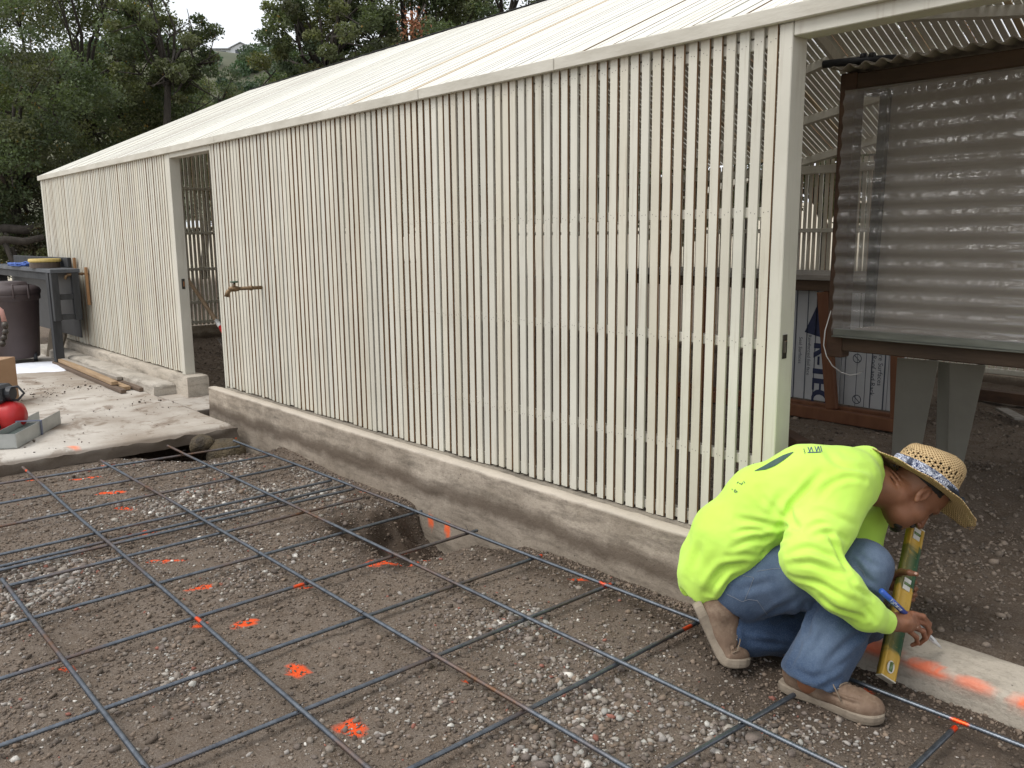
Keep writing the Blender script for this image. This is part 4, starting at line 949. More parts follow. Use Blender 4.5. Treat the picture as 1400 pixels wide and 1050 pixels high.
# compressor, carton, galvanised tray and hose at the frame edge
cx = onz(-6, 592, S0); cp = empty('air_compressor', cx, 'red tank air compressor with a black motor, at the edge of the concrete slab', 'compressor')
ax_ = np.array([_r[0], _r[1], 0]); ax_ /= np.linalg.norm(ax_); ce = cx+np.array([0, 0, .128])+ax_*.03
prof = [(-.30, .001), (-.295, .05), (-.27, .085), (-.22, .108), (.12, .108), (.165, .092), (.19, .055), (.196, .001)]
mb = MB(); ay_ = np.array([-ax_[1], ax_[0], 0]); mb.lathe(ce, [(r, z) for z, r in prof], 28, ay_, np.array([0, 0, 1.]), ax_); mb.build('tank', M_RED, cp, True)
mb = MB(); q = ce+ax_*-.02+np.array([0, 0, .165]); mb.frame(q, ax_, ay_, (0, 0, 1), .11, .085, .065, bev=.02); mb.tube([q+ax_*.11, q+ax_*.15], .05, 14); mb.build('motor', M_BLACK, cp)
mb = MB(); mb.tube([q+ax_*.10+np.array([0, 0, .04]), q+ax_*.19+np.array([0, 0, .05]), q+ax_*.23+np.array([0, 0, .0]), q+ax_*.18+np.array([0, 0, -.05]), q+ax_*.05+np.array([0, 0, -.05])], .009, 8); mb.build('handle', M_BLACK, cp, True)
mb = MB(); q = ce+ax_*.02-ay_*.11; mb.frame(q+np.array([0, 0, -.02]), ax_, ay_, (0, 0, 1), .05, .03, .06, bev=.01); mb.frame(ce+ax_*-.12+np.array([0, 0, -.110]), ax_, ay_, (0, 0, 1), .03, .10, .02, bev=.004); mb.frame(ce+ax_*.10+np.array([0, 0, -.110]), ax_, ay_, (0, 0, 1), .03, .10, .02, bev=.004); mb.build('foot', M_BLACK, cp)
cx = onz(-26, 552, S0); mb = MB(); M_CARD = simple('cardboard', (.30, .18, .10), (.38, .24, .14), 4, .8, .1, .003)
ct = empty('carton', cx, 'brown cardboard carton with dark edges behind the red compressor', 'carton')
mb.frame(cx+np.array([0, 0, .19]), ax_, ay_, (0, 0, 1), .22, .2, .19, bev=.004); mb.build('body', M_CARD, ct)
M_DKE = simple('dark_tape', (.025, .02, .018), (.04, .03, .025), 12, .6, 0)
mb = MB(); e = cx+ax_*.2195-ay_*.1995; mb.frame(e+np.array([0, 0, .19]), ax_, ay_, (0, 0, 1), .005, .005, .188); mb.frame(cx-ay_*.2015+np.array([0, 0, .30]), ax_, ay_, (0, 0, 1), .17, .001, .003); mb.build('edge_tape', M_DKE, ct)
# tray: a galvanised open box
tc = onz(36, 606, S0); ty = empty('metal_tray', tc, 'open galvanised metal tray box lying at the edge of the slab', 'tray')
ax_ = onz(68, 578, S0)-onz(6, 612, S0); LT = np.linalg.norm(ax_)/2; ax_ /= np.linalg.norm(ax_); ay_ = np.array([-ax_[1], ax_[0], 0]); tcn = (onz(68, 580, S0)+onz(8, 613, S0))/2
M_TRAY = simple('tray_zinc', (.34, .36, .35), (.46, .48, .47), 6, .38, .08, .002, Metallic=.5)
mb = MB(); hw, hh = .075, .05
mb.frame(tcn+np.array([0, 0, .004]), ax_, ay_, (0, 0, 1), LT, hw, .002)
for s in (-1, 1): mb.frame(tcn+ay_*hw*s+np.array([0, 0, hh]), ax_, ay_, (0, 0, 1), LT, .002, hh)
mb.frame(tcn-ax_*(LT-.002)+np.array([0, 0, hh]), ax_, ay_, (0, 0, 1), .002, hw-.003, hh); mb.build('box', M_TRAY, ty)
mb = MB(); mb.frame(tcn+ax_*.02+np.array([0, 0, hh*2+.0035]), ax_, ay_, (0, 0, 1), .010, hw+.012, .003)
for s in (-1, 1): mb.frame(tcn+ax_*.02+ay_*(hw+.008)*s+np.array([0, 0, hh]), ax_, ay_, (0, 0, 1), .010, .003, hh)
mb.build('strap', simple('strap_steel', (.12, .14, .20), (.18, .20, .27), 10, .5, .05, Metallic=.4), ty)
mb = MB(); mb.frame(tcn-ax_*.06+np.array([0, 0, .055]), ax_, ay_, (0, 0, 1), LT*.6, hw-.006, .004); mb.build('liner', simple('tray_green', (.05, .075, .065), (.08, .10, .09), 10, .6, .05), ty)
# coupling hose at the frame edge
hs_ = empty('hose', D(0, 480, 6.4), 'pink air hose with a chain of grey metal couplings at the left edge', 'hose')
mb = MB(); mb.tube([D(-60, 395, 6.3), D(-20, 408, 6.4), D(2, 425, 6.4), D(6, 440, 6.4)], .017, 10); mb.build('hose_end', simple('pink_hose', (.45, .23, .19), (.55, .30, .25), 10, .6, .1), hs_, True)
mb = MB(); p_ = [D(6, 440, 6.4), D(8, 450, 6.4), D(7, 458, 6.4), D(4, 466, 6.4), D(3, 474, 6.4)]
for i in range(len(p_)-1): mb.tube([p_[i], p_[i]*.5+p_[i+1]*.5, p_[i+1]], [.016, .024, .016], 10)
mb.build('coupling', M_STEEL, hs_, True)
# stand for it
mb = MB(); mb.tube([D(-60, 395, 6.3), D(-70, 430, 6.3), np.array([*D(-72, 470, 6.3)[:2], S0])], .017, 10); mb.build('hose_run', simple('pink_hose_run', (.45, .23, .19), (.55, .30, .25), 10, .6, .1), hs_, True)
# ------------------------------------------------------------------ trees and the hill
def leaf_mat(name, a, b, c_):
    t = NT(name); col = t.attr('tone'); v = t.coord(); f = t.noise(.9, 4, .6, v)
    cc = t.mix(t.ramp(f, [(.35, 0), (.65, 1)]), a, b); cc = t.mix(1.0, cc, col, 'MULTIPLY')
    t.done(cc, .6, Specular_IOR_Level=.3)
    tl = t.n('ShaderNodeBsdfTranslucent'); t.t.links.new(t.mix(1.0, cc, c_, 'MULTIPLY'), tl.inputs[0])
    mx = t.n('ShaderNodeMixShader'); mx.inputs[0].default_value = .25; t.t.links.new(t.b.outputs[0], mx.inputs[1]); t.t.links.new(tl.outputs[0], mx.inputs[2]); t.t.links.new(mx.outputs[0], t.out.inputs[0])
    return t.mat
M_OAK = leaf_mat('oak_leaves', (.092, .114, .058), (.145, .166, .090), (1.6, 1.8, .8))
M_OAKD = leaf_mat('dark_oak_leaves', (.080, .100, .056), (.122, .144, .080), (1.6, 1.8, .8))
M_SCRUB = leaf_mat('scrub_leaves', (.085, .085, .052), (.12, .115, .07), (1.4, 1.4, .8))
M_BARK = simple('bark', (.035, .029, .023), (.075, .062, .05), 6, .95, .7, .02, (3, 3, .7))
def leaves(P, size, rng, tones):
    n = len(P); a = rng.normal(size=(n, 3)); a /= np.linalg.norm(a, axis=1)[:, None]
    b = np.cross(a, rng.normal(size=(n, 3))); b /= np.linalg.norm(b, axis=1)[:, None]
    s = (size*rng.uniform(.6, 1.3, n))[:, None]
    c = np.cross(a, b)*s*.16
    V = np.stack([P-a*s*.5, P+b*s*.26+c, P+a*s*.5, P-b*s*.26+c], 1).reshape(-1, 3)
    return V, np.arange(n*4).reshape(n, 4), np.repeat(np.concatenate([tones, np.ones((n, 1))], 1), 4, 0)
def tree(name, px, py, dep, rx, rz, nclump, nleaf, mat, label, cat='tree', seed=0, size=.07, trunk=True, base=None, openness=.0, group=None):
    rng = np.random.default_rng(seed+100); c = D(px, py, dep)
    gz = float(ground_z(np.array([c[0]]), np.array([c[1]]))[0]) if base is None else base
    root = empty(name, (c[0], c[1], gz), label, cat, group)
    d = rng.normal(size=(nclump, 3)); d /= np.linalg.norm(d, axis=1)[:, None]; r = rng.uniform(.25, 1.0, nclump)**.55
    lob = 1+.30*fbm(d[:, 0]*1.7+seed, d[:, 1]*1.7, d[:, 2]*1.7, 2, seed)
    K = c+d*(r*lob)[:, None]*np.array([rx, rx, rz])
    K = K[K[:, 2] > gz+.3]
    cs = rng.uniform(.16, .34, len(K))*(rx*.85)**.75*(1-openness*.4)
    w_ = cs**2; cnt = (nleaf*w_/w_.sum()).astype(int)
    Ps = []; T = []
    for kk, (kc, s, n) in enumerate(zip(K, cs, cnt)):
        q = rng.normal(size=(n, 3)); q /= np.linalg.norm(q, axis=1)[:, None]; q *= (rng.uniform(.05, 1, n)**.45)[:, None]*s*np.array([1, 1, .72])
        q += .25*s*np.stack([fbm(q[:, 0]*5/s*.4+kk, q[:, 1]*5/s*.4, q[:, 2]*2/s, 2, seed+kk % 7+j) for j in range(3)], 1)
        Ps.append(kc+q); tb = rng.uniform(.62, 1.30); T.append(np.tile([tb*rng.uniform(.9, 1.15), tb, tb*rng.uniform(.8, 1.1)], (n, 1))*rng.uniform(.75, 1.3, (n, 1)))
    P = np.concatenate(Ps); T = np.concatenate(T); m = P[:, 2] > gz+.1; P, T = P[m], T[m]
    br = rng.random(len(P)) < .006; T[br] = (2.6, 1.4, .7)
    V, F, tn = leaves(P, size, rng, T)
    mesh_np('crown', V, F, mat, root, False, {'tone': tn})
    if trunk:
        mb = MB(); b0 = np.array([c[0]+rng.uniform(-.3, .3), c[1]+rng.uniform(-.3, .3), gz-.1]); fork = np.array([c[0], c[1], c[2]-rz*.55]); fork[2] = max(fork[2], gz+.8)
        tr = .05+.025*rx
        mb.tube([b0, (b0*2+fork)/3+rng.normal(0, .08, 3), (b0+fork*2)/3+rng.normal(0, .08, 3), fork], [tr*1.4, tr*1.05, tr*.95, tr*.85], 10)
        for kc in K[rng.permutation(len(K))[:min(len(K), 26)]]:
            mid = fork*.5+kc*.5+rng.normal(0, .18, 3)+np.array([0, 0, .15]); q2 = fork*.2+kc*.8+rng.normal(0, .1, 3)
            mb.tube([fork+rng.normal(0, .05, 3), mid, q2, kc], [tr*.5, tr*.3, tr*.16, .012], 6)
            for _ in range(3): mb.tube([q2, kc+rng.normal(0, .28, 3)], [.018, .006], 4, cap=False)
        mb.build('trunk', M_BARK, root, True)
    return root
GT = 'oak trees left of the slat house'; GB = 'oak trees behind the slat house roof'
tree('oak_tree', 105, 90, 18.5, 2.6, 2.7, 130, 62000, M_OAK, 'tall broad oak at the upper left, its top reaching out of view', seed=1, group=GT)
tree('oak_tree', 226, 62, 17.0, 1.12, 1.25, 46, 13000, M_OAKD, 'thin topped oak with sky showing through, just left of the sky gap', seed=2, openness=.5, group=GT)
tree('oak_tree', 10, 170, 15.5, 1.9, 2.2, 90, 38000, M_OAKD, 'dark oak at the left edge, above the side table', seed=3, group=GT)
tree('oak_tree', 190, 190, 20.0, 2.5, 1.8, 100, 42000, M_OAKD, 'low dark oak standing close behind the far end of the slat house', seed=4, group=GT)
tree('oak_tree', 275, 175, 24.0, 1.6, 1.4, 60, 22000, M_OAK, 'small green oak right above the roof end of the slat house', seed=6, group=GT)
tree('shrub', 35, 285, 16.5, 1.7, 1.05, 70, 26000, M_SCRUB, 'dull brown green scrub at ground level by the far corner of the slat house', 'shrub', seed=5, size=.06, trunk=False)
tree('shrub', 20, 335, 15.5, 1.2, .5, 40, 10000, M_OAKD, 'low dark green bush below the fallen logs at the left edge', 'shrub', seed=15, size=.055, trunk=False)
tree('oak_tree', 445, 45, 16.0, 1.35, 1.35, 66, 30000, M_OAKD, 'oak with leafy boughs right of the sky gap, above the middle of the roof', seed=7, openness=.2, group=GB)
tree('oak_tree', 555, 35, 17.0, 1.7, 1.6, 80, 36000, M_OAK, 'broad green oak above the middle of the roof, with a rusty dead twig', seed=8, group=GB)
tree('oak_tree', 690, 5, 17.5, 1.9, 1.5, 80, 34000, M_OAKD, 'dark oak over the roof at the top, right of the broad green one', seed=9, group=GB)
tree('oak_tree', 900, 20, 17.0, 2.4, 2.0, 70, 22000, M_OAK, 'oak hidden behind the roof ridge, glimpsed green between the roof laths', seed=10, group=GB, size=.09)
tree('oak_tree', 1200, 90, 15.5, 2.6, 2.0, 70, 22000, M_OAK, 'oak behind the near end of the slat house, green between the laths over the cabinet', seed=12, group=GB, size=.09)
for i, px in enumerate((380, 520, 660, 790, 910, 1020, 1120, 1220, 1330, 1450)):
    tree('oak_tree', px, 215+12*(i % 3), 17.5+1.3*(i % 2), 1.5, 1.55, 34, 7500, M_OAKD, 'dark oak glimpsed only through the gaps of the slat walls', seed=30+i, group='oaks glimpsed through the slats', size=.13)
# rusty dead twig in the broad oak
rng = np.random.default_rng(77); P = D(564, 35, 15.3)+rng.normal(size=(240, 3))*np.array([.12, .12, .13]); V, F, tn = leaves(P, .075, rng, np.tile([1.0, 1.0, 1.0], (240, 1))*rng.uniform(.6, 1.2, (240, 1)))
dt = empty('dead_twig', D(564, 35, 15.3), 'small cluster of rusty dead leaves hanging in the green oak', 'twig')
mesh_np('leaf_cluster', V, F, simple('dead_leaves', (.26, .10, .045), (.36, .16, .08), 9, .8, 0, tone=True), dt, False, {'tone': tn})['kind'] = 'stuff'
mb = MB(); p = D(564, 35, 15.3); mb.tube([p+np.array([0, .3, .4]), p+np.array([.03, .1, .1]), p+np.array([0, 0, -.1])], [.02, .012, .005], 6); mb.build('stem', M_BARK, dt, True)
# fallen limbs at the left edge
for (a, b, r, lab) in (((-30, 322, 15.0), (62, 308, 15.3), .09, 'thick fallen dark log at the left edge, upper of two'), ((-30, 337, 14.5), (60, 324, 14.9), .075, 'thinner fallen dark log at the left edge, lower of two')):
    p, q = D(*a), D(*b); mb = MB(); mb.tube([p, p*.6+q*.4+np.array([0, 0, .05]), p*.3+q*.7-np.array([0, 0, .03]), q], [r, r*.95, r*.9, r*.7], 10); mb.tube([p*.6+q*.4, p*.5+q*.5+np.array([.1, .1, -.9])], [r*.6, r*.4], 8)
    props(mb.build('fallen_log', M_BARK, None, True), lab, 'log')
# hill
HC = D(318, 300, 330.0); HA = np.array([_r[0], _r[1]])
u = np.linspace(-170, 190, 70); w2 = np.linspace(-170, 130, 50); Uh, Wh = np.meshgrid(u, w2, indexing='ij'); fw = np.array([_F[0], _F[1]]); fw /= np.linalg.norm(fw)
Xh = HC[0]+HA[0]*Uh+fw[0]*Wh; Yh = HC[1]+HA[1]*Uh+fw[1]*Wh
prof = 66*np.exp(-((Uh+95)/110)**2*.6)+14*np.exp(-((Uh-10)/40)**2)
HT = float(D(324, 93, 330.0)[2])
def hillz(U, W): return (HT*np.exp(-((U+15)/150)**2)+2.0*fbm(U*.03, W*.03, o=3, s=8))*np.exp(-(np.clip(-W-6, 0, 999)/95)**2)*np.exp(-(np.clip(W, 0, 999)/120)**2)+2
Zh = hillz(Uh, Wh); idn = np.arange(Uh.size).reshape(Uh.shape); Fq = np.stack([idn[:-1, :-1], idn[1:, :-1], idn[1:, 1:], idn[:-1, 1:]], -1).reshape(-1, 4)
M_HILL = simple('hill_scrub', (.075, .085, .05), (.13, .125, .08), .05, .95, 0)
props(mesh_np('hill', np.stack([Xh, Yh, Zh], -1).reshape(-1, 3), Fq, M_HILL), 'wooded hill in the distance beyond the roof', 'hill', kind='structure')
rng = np.random.default_rng(5); M_FAR = leaf_mat('far_leaves', (.062, .095, .055), (.095, .13, .078), (1.2, 1.4, .8)); Ps = []; T = []
for k in range(620):
    U, W = rng.uniform(-120, 90), rng.uniform(-95, 15)
    if abs(U-3) < 15 and W > -42: continue
    z = float(hillz(np.array(U), np.array(W))); s = rng.uniform(2.2, 4.6); n = 260
    q = rng.normal(size=(n, 3)); q /= np.linalg.norm(q, axis=1)[:, None]; q *= s*(rng.uniform(.3, 1, n)**.5)[:, None]*np.array([1, 1, .8])
    c = np.array([HC[0]+HA[0]*U+fw[0]*W, HC[1]+HA[1]*U+fw[1]*W, z+s*.55])
    tb = rng.uniform(.6, 1.35); Ps.append(c+q); T.append(np.tile([tb*rng.uniform(.85, 1.15), tb, tb*rng.uniform(.85, 1.1)], (n, 1))*rng.uniform(.8, 1.2, (n, 1)))
V, F, tn = leaves(np.concatenate(Ps), 1.15, rng, np.concatenate(T)); fwood = mesh_np('hillside_woodland', V, F, M_FAR, None, False, {'tone': tn}); props(fwood, 'mass of grey green trees covering the distant hillside', 'woodland', kind='stuff')
# house on the hill
hp = D(324, 77, 330.0); hw_ = MB(); HX = np.array([_r[0], _r[1], 0]); HY = np.array([fw[0], fw[1], 0])
hs2 = empty('hill_house', hp-np.array([0, 0, 3.0]), 'small white gabled house on top of the distant hill', 'house')
M_WW = simple('house_white', (.62, .63, .63), (.70, .70, .70), .4, .8, 0); M_HR = simple('house_roof', (.30, .30, .31), (.38, .38, .38), .4, .8, 0); M_WIN = simple('house_window', (.05, .06, .07), (.08, .09, .1), .4, .3, 0)
hb = hp+np.array([0, 0, -4.4]); yh = 4.0
def hpt(u_, v_, z_): return hb+HX*u_+HY*v_+np.array([0, 0, z_])
g = [(-1.2, 3.0), (7.0, 3.0), (7.0, 6.6), (2.9, 8.4), (-1.2, 6.6)]
hw_.add([hpt(a, -yh, b-4) if i < 2 else hpt(a, -yh, b) for i, (a, b) in enumerate(g)]+[hpt(a, yh, b-4) if i < 2 else hpt(a, yh, b) for i, (a, b) in enumerate(g)], [(0, 1, 2, 3, 4), (9, 8, 7, 6, 5), (0, 5, 6, 1), (1, 6, 7, 2), (4, 9, 5, 0)]); hw_.frame(hpt(-5.2, 0, 4.0), HX, HY, (0, 0, 1), 3.9, 3.6, 2.2); hw_.build('wall', M_WW, hs2)
hr = MB()
for (a, b) in (((-1.9, 6.3), (2.9, 8.55)), ((2.9, 8.55), (7.7, 6.3))):
    hr.add([hpt(a[0], -yh-.6, a[1]), hpt(b[0], -yh-.6, b[1]), hpt(b[0], yh+.6, b[1]), hpt(a[0], yh+.6, a[1]), hpt(a[0], -yh-.6, a[1]+.3), hpt(b[0], -yh-.6, b[1]+.3), hpt(b[0], yh+.6, b[1]+.3), hpt(a[0], yh+.6, a[1]+.3)], [(3, 2, 1, 0), (4, 5, 6, 7), (0, 1, 5, 4), (2, 3, 7, 6), (0, 4, 7, 3), (1, 2, 6, 5)])
hr.frame(hpt(-5.6, 0, 6.4), HX, HY, (0, 0, 1), 4.6, 4.4, .22); hr.build('roof', M_HR, hs2)
for (u_, z_, w_, h_) in ((1.6, 5.2, .9, .8), (4.4, 5.2, .9, .8), (-4.6, 4.8, 1.6, .8)):
    m2 = MB(); m2.frame(hpt(u_, -yh-.03 if u_ > 0 else -3.64, z_), HX, HY, (0, 0, 1), w_, .05, h_); m2.build('window', M_WIN, hs2)
lw = MB(); lw.frame(D(352, 87, 322)-np.array([0, 0, 1.5]), HX, HY, (0, 0, 1), 6, 3, 1.6); lwp = empty('hill_shed', D(352, 87, 322)-np.array([0, 0, 3]), 'low pale building beside the small white house on the hill', 'building'); lw.build('wall', M_WW, lwp)
lr = MB(); lr.frame(D(352, 87, 322)+np.array([0, 0, .35]), HX, HY, (0, 0, 1), 6.6, 3.6, .2); lr.build('roof', M_HR, lwp)
# ------------------------------------------------------------------ the kneeling man
def J(x, y, d): return D(x, y, d)
def R_(r, d): return r*d/FPX
def V3(a, b, c): return CR*a+CU*b+_F*c                          # right, up, away
man = empty('person', (-1.3, 2.35, 0), 'crouching man in bright yellow green shirt, jeans and straw hat, marking the kerb', 'person')
def jc(pts, k=None, flat=None):
    P = [J(*q[:3]) for q in pts]; r = [R_(q[3], q[2]) for q in pts]; return chain(P, r, k, flat)
# joints
TOR_R = [(978, 778, 2.90, 44), (1000, 737, 2.88, 50), (1047, 692, 2.86, 53), (1108, 668, 2.83, 56), (1155, 657, 2.82, 44)]
TOR_L = [(990, 778, 3.06, 44), (1010, 735, 3.06, 50), (1052, 695, 3.05, 54), (1108, 670, 3.03, 57), (1160, 660, 3.00, 44)]
ARM_R = [(1150, 670, 2.75, 42), (1126, 716, 2.69, 41), (1106, 764, 2.62, 38)]
FORE_R = [(1106, 764, 2.62, 37), (1148, 807, 2.565, 31), (1184, 838, 2.575, 24), (1211, 850, 2.615, 16.5)]
ARM_L = [(1172, 655, 3.02, 38), (1176, 705, 3.07, 34), (1172, 755, 3.06, 30)]
FORE_L = [(1172, 755, 3.06, 28), (1200, 782, 2.98, 21), (1217, 795, 2.94, 14)]
# ---- head frame
HF0 = V3(.49, -.87, 0); HU = V3(.87, .49, 0); HL = np.cross(HU, HF0)
yw = .10; HF = HF0*math.cos(yw)+HL*math.sin(yw); HL = np.cross(HU, HF)
HE = J(1245, 672, 2.875)
HR = np.stack([HF, HL, HU])
def hp_(f, l, u): return HE+HF*f+HL*l+HU*u
def he(c, r, k=.012, sub=False, tilt=0): 
    Rm = HR
    if tilt: Rm = np.stack([HF*math.cos(tilt)+HU*math.sin(tilt), HL, HU*math.cos(tilt)-HF*math.sin(tilt)])
    return ell(hp_(*c), r, Rm, k, sub)
sc_ = lambda L, f: [(a, b, c, r*f) for a, b, c, r in L]
body = []
body += jc(sc_(TOR_R, .80), .03)+jc(sc_(TOR_L, .80), .03)
body += jc(sc_(ARM_R, .72), .02)+jc([(1106, 764, 2.62, 22), (1160, 815, 2.57, 18), (1214, 851, 2.625, 12.5)], .015)
body += jc(sc_(ARM_L, .8), .02)+jc([(1172, 755, 3.06, 20), (1200, 782, 2.98, 15), (1219, 796, 2.94, 11)], .015)
LEG_R = [(1018, 806, 2.86, 43), (1085, 785, 2.79, 46), (1181, 775, 2.715, 36)]
SHIN_R = [(1181, 775, 2.715, 36), (1160, 830, 2.715, 37), (1138, 875, 2.69, 39), (1111, 924, 2.66, 43)]
LEG_L = [(1030, 804, 3.03, 40), (1090, 830, 3.00, 42), (1172, 862, 2.95, 32)]
SHIN_L = [(1172, 864, 2.95, 31), (1100, 868, 2.91, 31), (1030, 866, 2.88, 29), (990, 866, 2.86, 27)]
body += jc(sc_(LEG_R, .78), .03)+jc(sc_(SHIN_R, .62), .02)+jc(sc_(LEG_L, .78), .03)+jc(sc_(SHIN_L, .65), .02)
# neck and head
body += [cone(J(1168, 652, 2.90), hp_(-.025, 0, -.045), R_(36, 2.9), .062, .03)]
body += [he((.004, 0, .046), (.098, .077, .086), .02), he((.045, 0, -.030), (.056, .060, .082), .025), he((.038, 0, -.076), (.055, .054, .036), .02), he((.078, 0, -.098), (.019, .022, .016), .015)]
for s in (1, -1): body += [he((.060, .042*s, -.022), (.026, .020, .022), .02)]
body += [he((.086, 0, .033), (.018, .050, .012), .014)]
for s in (1, -1): body += [he((.100, .032*s, .012), (.013, .017, .011), .010, True)]
body += [cone(hp_(.094, 0, .022), hp_(.120, 0, -.026), .009, .013, .010), he((.112, .012, -.031), (.011, .008, .008), .006), he((.112, -.012, -.031), (.011, .008, .008), .006)]
body += [he((.097, 0, -.057), (.011, .024, .006), .006), he((.094, 0, -.069), (.011, .020, .007), .006)]
for s in (1, -1): body += [he((-.006, .079*s, .004), (.019, .009, .033), .004, tilt=.18), he((-.002, .088*s, .006), (.011, .007, .020), .003, True, tilt=.18), he((.000, .080*s, -.024), (.008, .007, .009), .004)]
# neck folds at the nape
for o in (0, 1, 2): body += [he((-.088+.004*o, -.02, -.016-.017*o), (.016, .05, .0022), .010, True)]
# ---- right hand around the marker
MA, MBp = J(1205, 808, 2.57), J(1287, 886, 2.79); MD = (MBp-MA)/np.linalg.norm(MBp-MA)
def hand_cap(pts, k=.004): 
    P = [J(*q[:3]) for q in pts]; return chain(P, [q[3] for q in pts], k)
body += [cone(J(1214, 851, 2.635), J(1236, 850, 2.655), .028, .031, .012, False), ell(J(1240, 850, 2.665), (.040, .020, .033), rot_from(V3(.2, 1, .1), V3(1, -.15, .2)), .012)]
FR = [[(1247, 839, 2.665, .0100), (1262, 843, 2.675, .0092), (1270, 853, 2.70, .0084), (1268, 864, 2.715, .0074)],           # index
      [(1249, 847, 2.675, .0100), (1265, 852, 2.69, .0092), (1271, 863, 2.715, .0084), (1266, 873, 2.725, .0075)],           # middle
      [(1248, 856, 2.675, .0095), (1262, 863, 2.69, .0088), (1265, 873, 2.71, .0080), (1257, 880, 2.72, .0072)],             # ring
      [(1242, 862, 2.67, .0088), (1253, 871, 2.68, .0080), (1254, 879, 2.70, .0072), (1247, 882, 2.71, .0066)]]              # little
for fg in FR: body += hand_cap(fg)
body += hand_cap([(1226, 848, 2.635, .0135), (1238, 851, 2.632, .0118), (1248, 854, 2.648, .0100), (1256, 858, 2.672, .0082)], .006)    # thumb
# ---- left hand around the spirit level
body += [ell(J(1224, 796, 2.925), (.034, .030, .018), np.stack([V3(1, -.1, 0), V3(.1, 1, 0), V3(0, 0, 1)]), .012), cone(J(1219, 796, 2.94), J(1228, 797, 2.92), .022, .026, .012)]
body += hand_cap([(1222, 787, 2.905, .0130), (1232, 782, 2.87, .0115), (1243, 783, 2.815, .0098), (1253, 785, 2.808, .0080)], .006)
for q, yy in enumerate((795, 804, 812, 819)):
    rr = (.0092, .0095, .0092, .0080)[q]; ex = (0, 1.5, .5, -2)[q]
    body += hand_cap([(1229, yy-1, 2.935, rr+.001), (1240, yy, 2.955, rr), (1250+ex, yy+1, 2.935, rr*.95), (1248+ex, yy+1, 2.885, rr*.86)])
G, lo = sdf_grid(body, .0030, .02); BV, BF = surface_nets(G, lo, .0030); del G
BV = smooth_mesh(BV, BF, 1, .5)
t = NT('skin'); v = t.coord(); f = t.noise(16, 5, .6, v); f2 = t.noise(220, 3, .6, v); f3 = t.noise(5, 3, .5, v)
c = t.mix(t.ramp(f, [(.3, 0), (.7, 1)]), (.185, .078, .039), (.255, .115, .062)); c = t.mix(t.ramp(f3, [(.45, 0), (.7, .5)]), c, (.27, .110, .064))
M_SKIN = t.done(c, .5, t.bump(t.math('ADD', f2, f), .3, .0012), Specular_IOR_Level=.4, Subsurface_Weight=.08, Subsurface_Radius=(.012, .004, .002))
mesh_np('body', BV, BF, M_SKIN, man, True)
# nails
M_NAIL = simple('fingernail', (.42, .25, .18), (.50, .31, .23), 30, .35, 0)
bb = bvh(BV, BF)
for q in ((1254.5, 857.2), (1252, 784)):
    p, n = shoot(bb, q)
    if p is not None:
        mb = MB(); a = np.cross(n, CU); a /= np.linalg.norm(a); b = np.cross(n, a)
        vs = [p+n*.0008+a*.0052*math.cos(2*PI*k/12)+b*.0042*math.sin(2*PI*k/12) for k in range(12)]; mb.add(vs, [tuple(range(12))]); mb.build('fingernail', M_NAIL, man)
# eyes, hair, beard
M_HAIR = simple('dark_hair', (.010, .007, .006), (.025, .018, .014), 60, .6, .6, .003, (1, 1, 1))
M_EYE = simple('eye', (.03, .02, .015), (.05, .03, .02), 20, .2, 0)
for s in (1, -1):
    mb = MB(); mb.lathe(hp_(.084, .032*s, .012), [(.0001, .011), (.006, .0095), (.0095, .0055), (.011, 0), (.0095, -.0055), (.006, -.0095), (.0001, -.011)], 12, HF, HL, HU); mb.build('eye', M_EYE, man, True)
    mb = MB(); P = [hp_(.098-.012*abs(a-1)*1.0, s*(.012+.018*a), .031+.004*math.sin(a*1.6)) for a in (0, .6, 1.2, 1.8, 2.2)]; mb.tube(P, [.003, .0045, .0045, .0035, .002], 6); mb.build('eyebrow', M_HAIR, man, True)
def sdf_part(name, prims, vox, k, mat, parent, sm=1, planes=(), noise=None):
    G, lo = sdf_grid(prims, vox, k, planes); V, Fq = surface_nets(G, lo, vox); V = smooth_mesh(V, Fq, sm, .5)
    if noise: V = V+normals_of(V, Fq)*(noise[0]*fbm(V[:, 0]*noise[1], V[:, 1]*noise[1], V[:, 2]*noise[1], 3, 3))[:, None]
    return mesh_np(name, V, Fq, mat, parent, True)
sdf_part('hair', [he((-.004, 0, .048), (.0985, .0785, .087), .01), he((.028, -.071, .034), (.010, .005, .020), .008), he((.028, .071, .034), (.010, .005, .020), .008)], .003, .012, M_HAIR, man, 1,
         [(hp_(.058, 0, .05), HF, hp_(.05, 0, .05), .5), (hp_(-.03, 0, .030), -HU+.25*HF, hp_(0, 0, 0), .5)], (.0015, 120))
sdf_part('moustache', [he((.106, 0, -.047), (.008, .020, .006), .006), he((.094, .026, -.056), (.010, .007, .010), .006), he((.094, -.026, -.056), (.010, .007, .010), .006)], .0022, .006, M_HAIR, man, 1, (), (.001, 200))
sdf_part('beard', [he((.083, 0, -.098), (.018, .024, .020), .008), he((.066, .024, -.094), (.018, .016, .017), .008), he((.066, -.024, -.094), (.018, .016, .017), .008), he((.092, 0, -.084), (.008, .014, .008), .006)], .0025, .008, M_HAIR, man, 1, (), (.0012, 160))

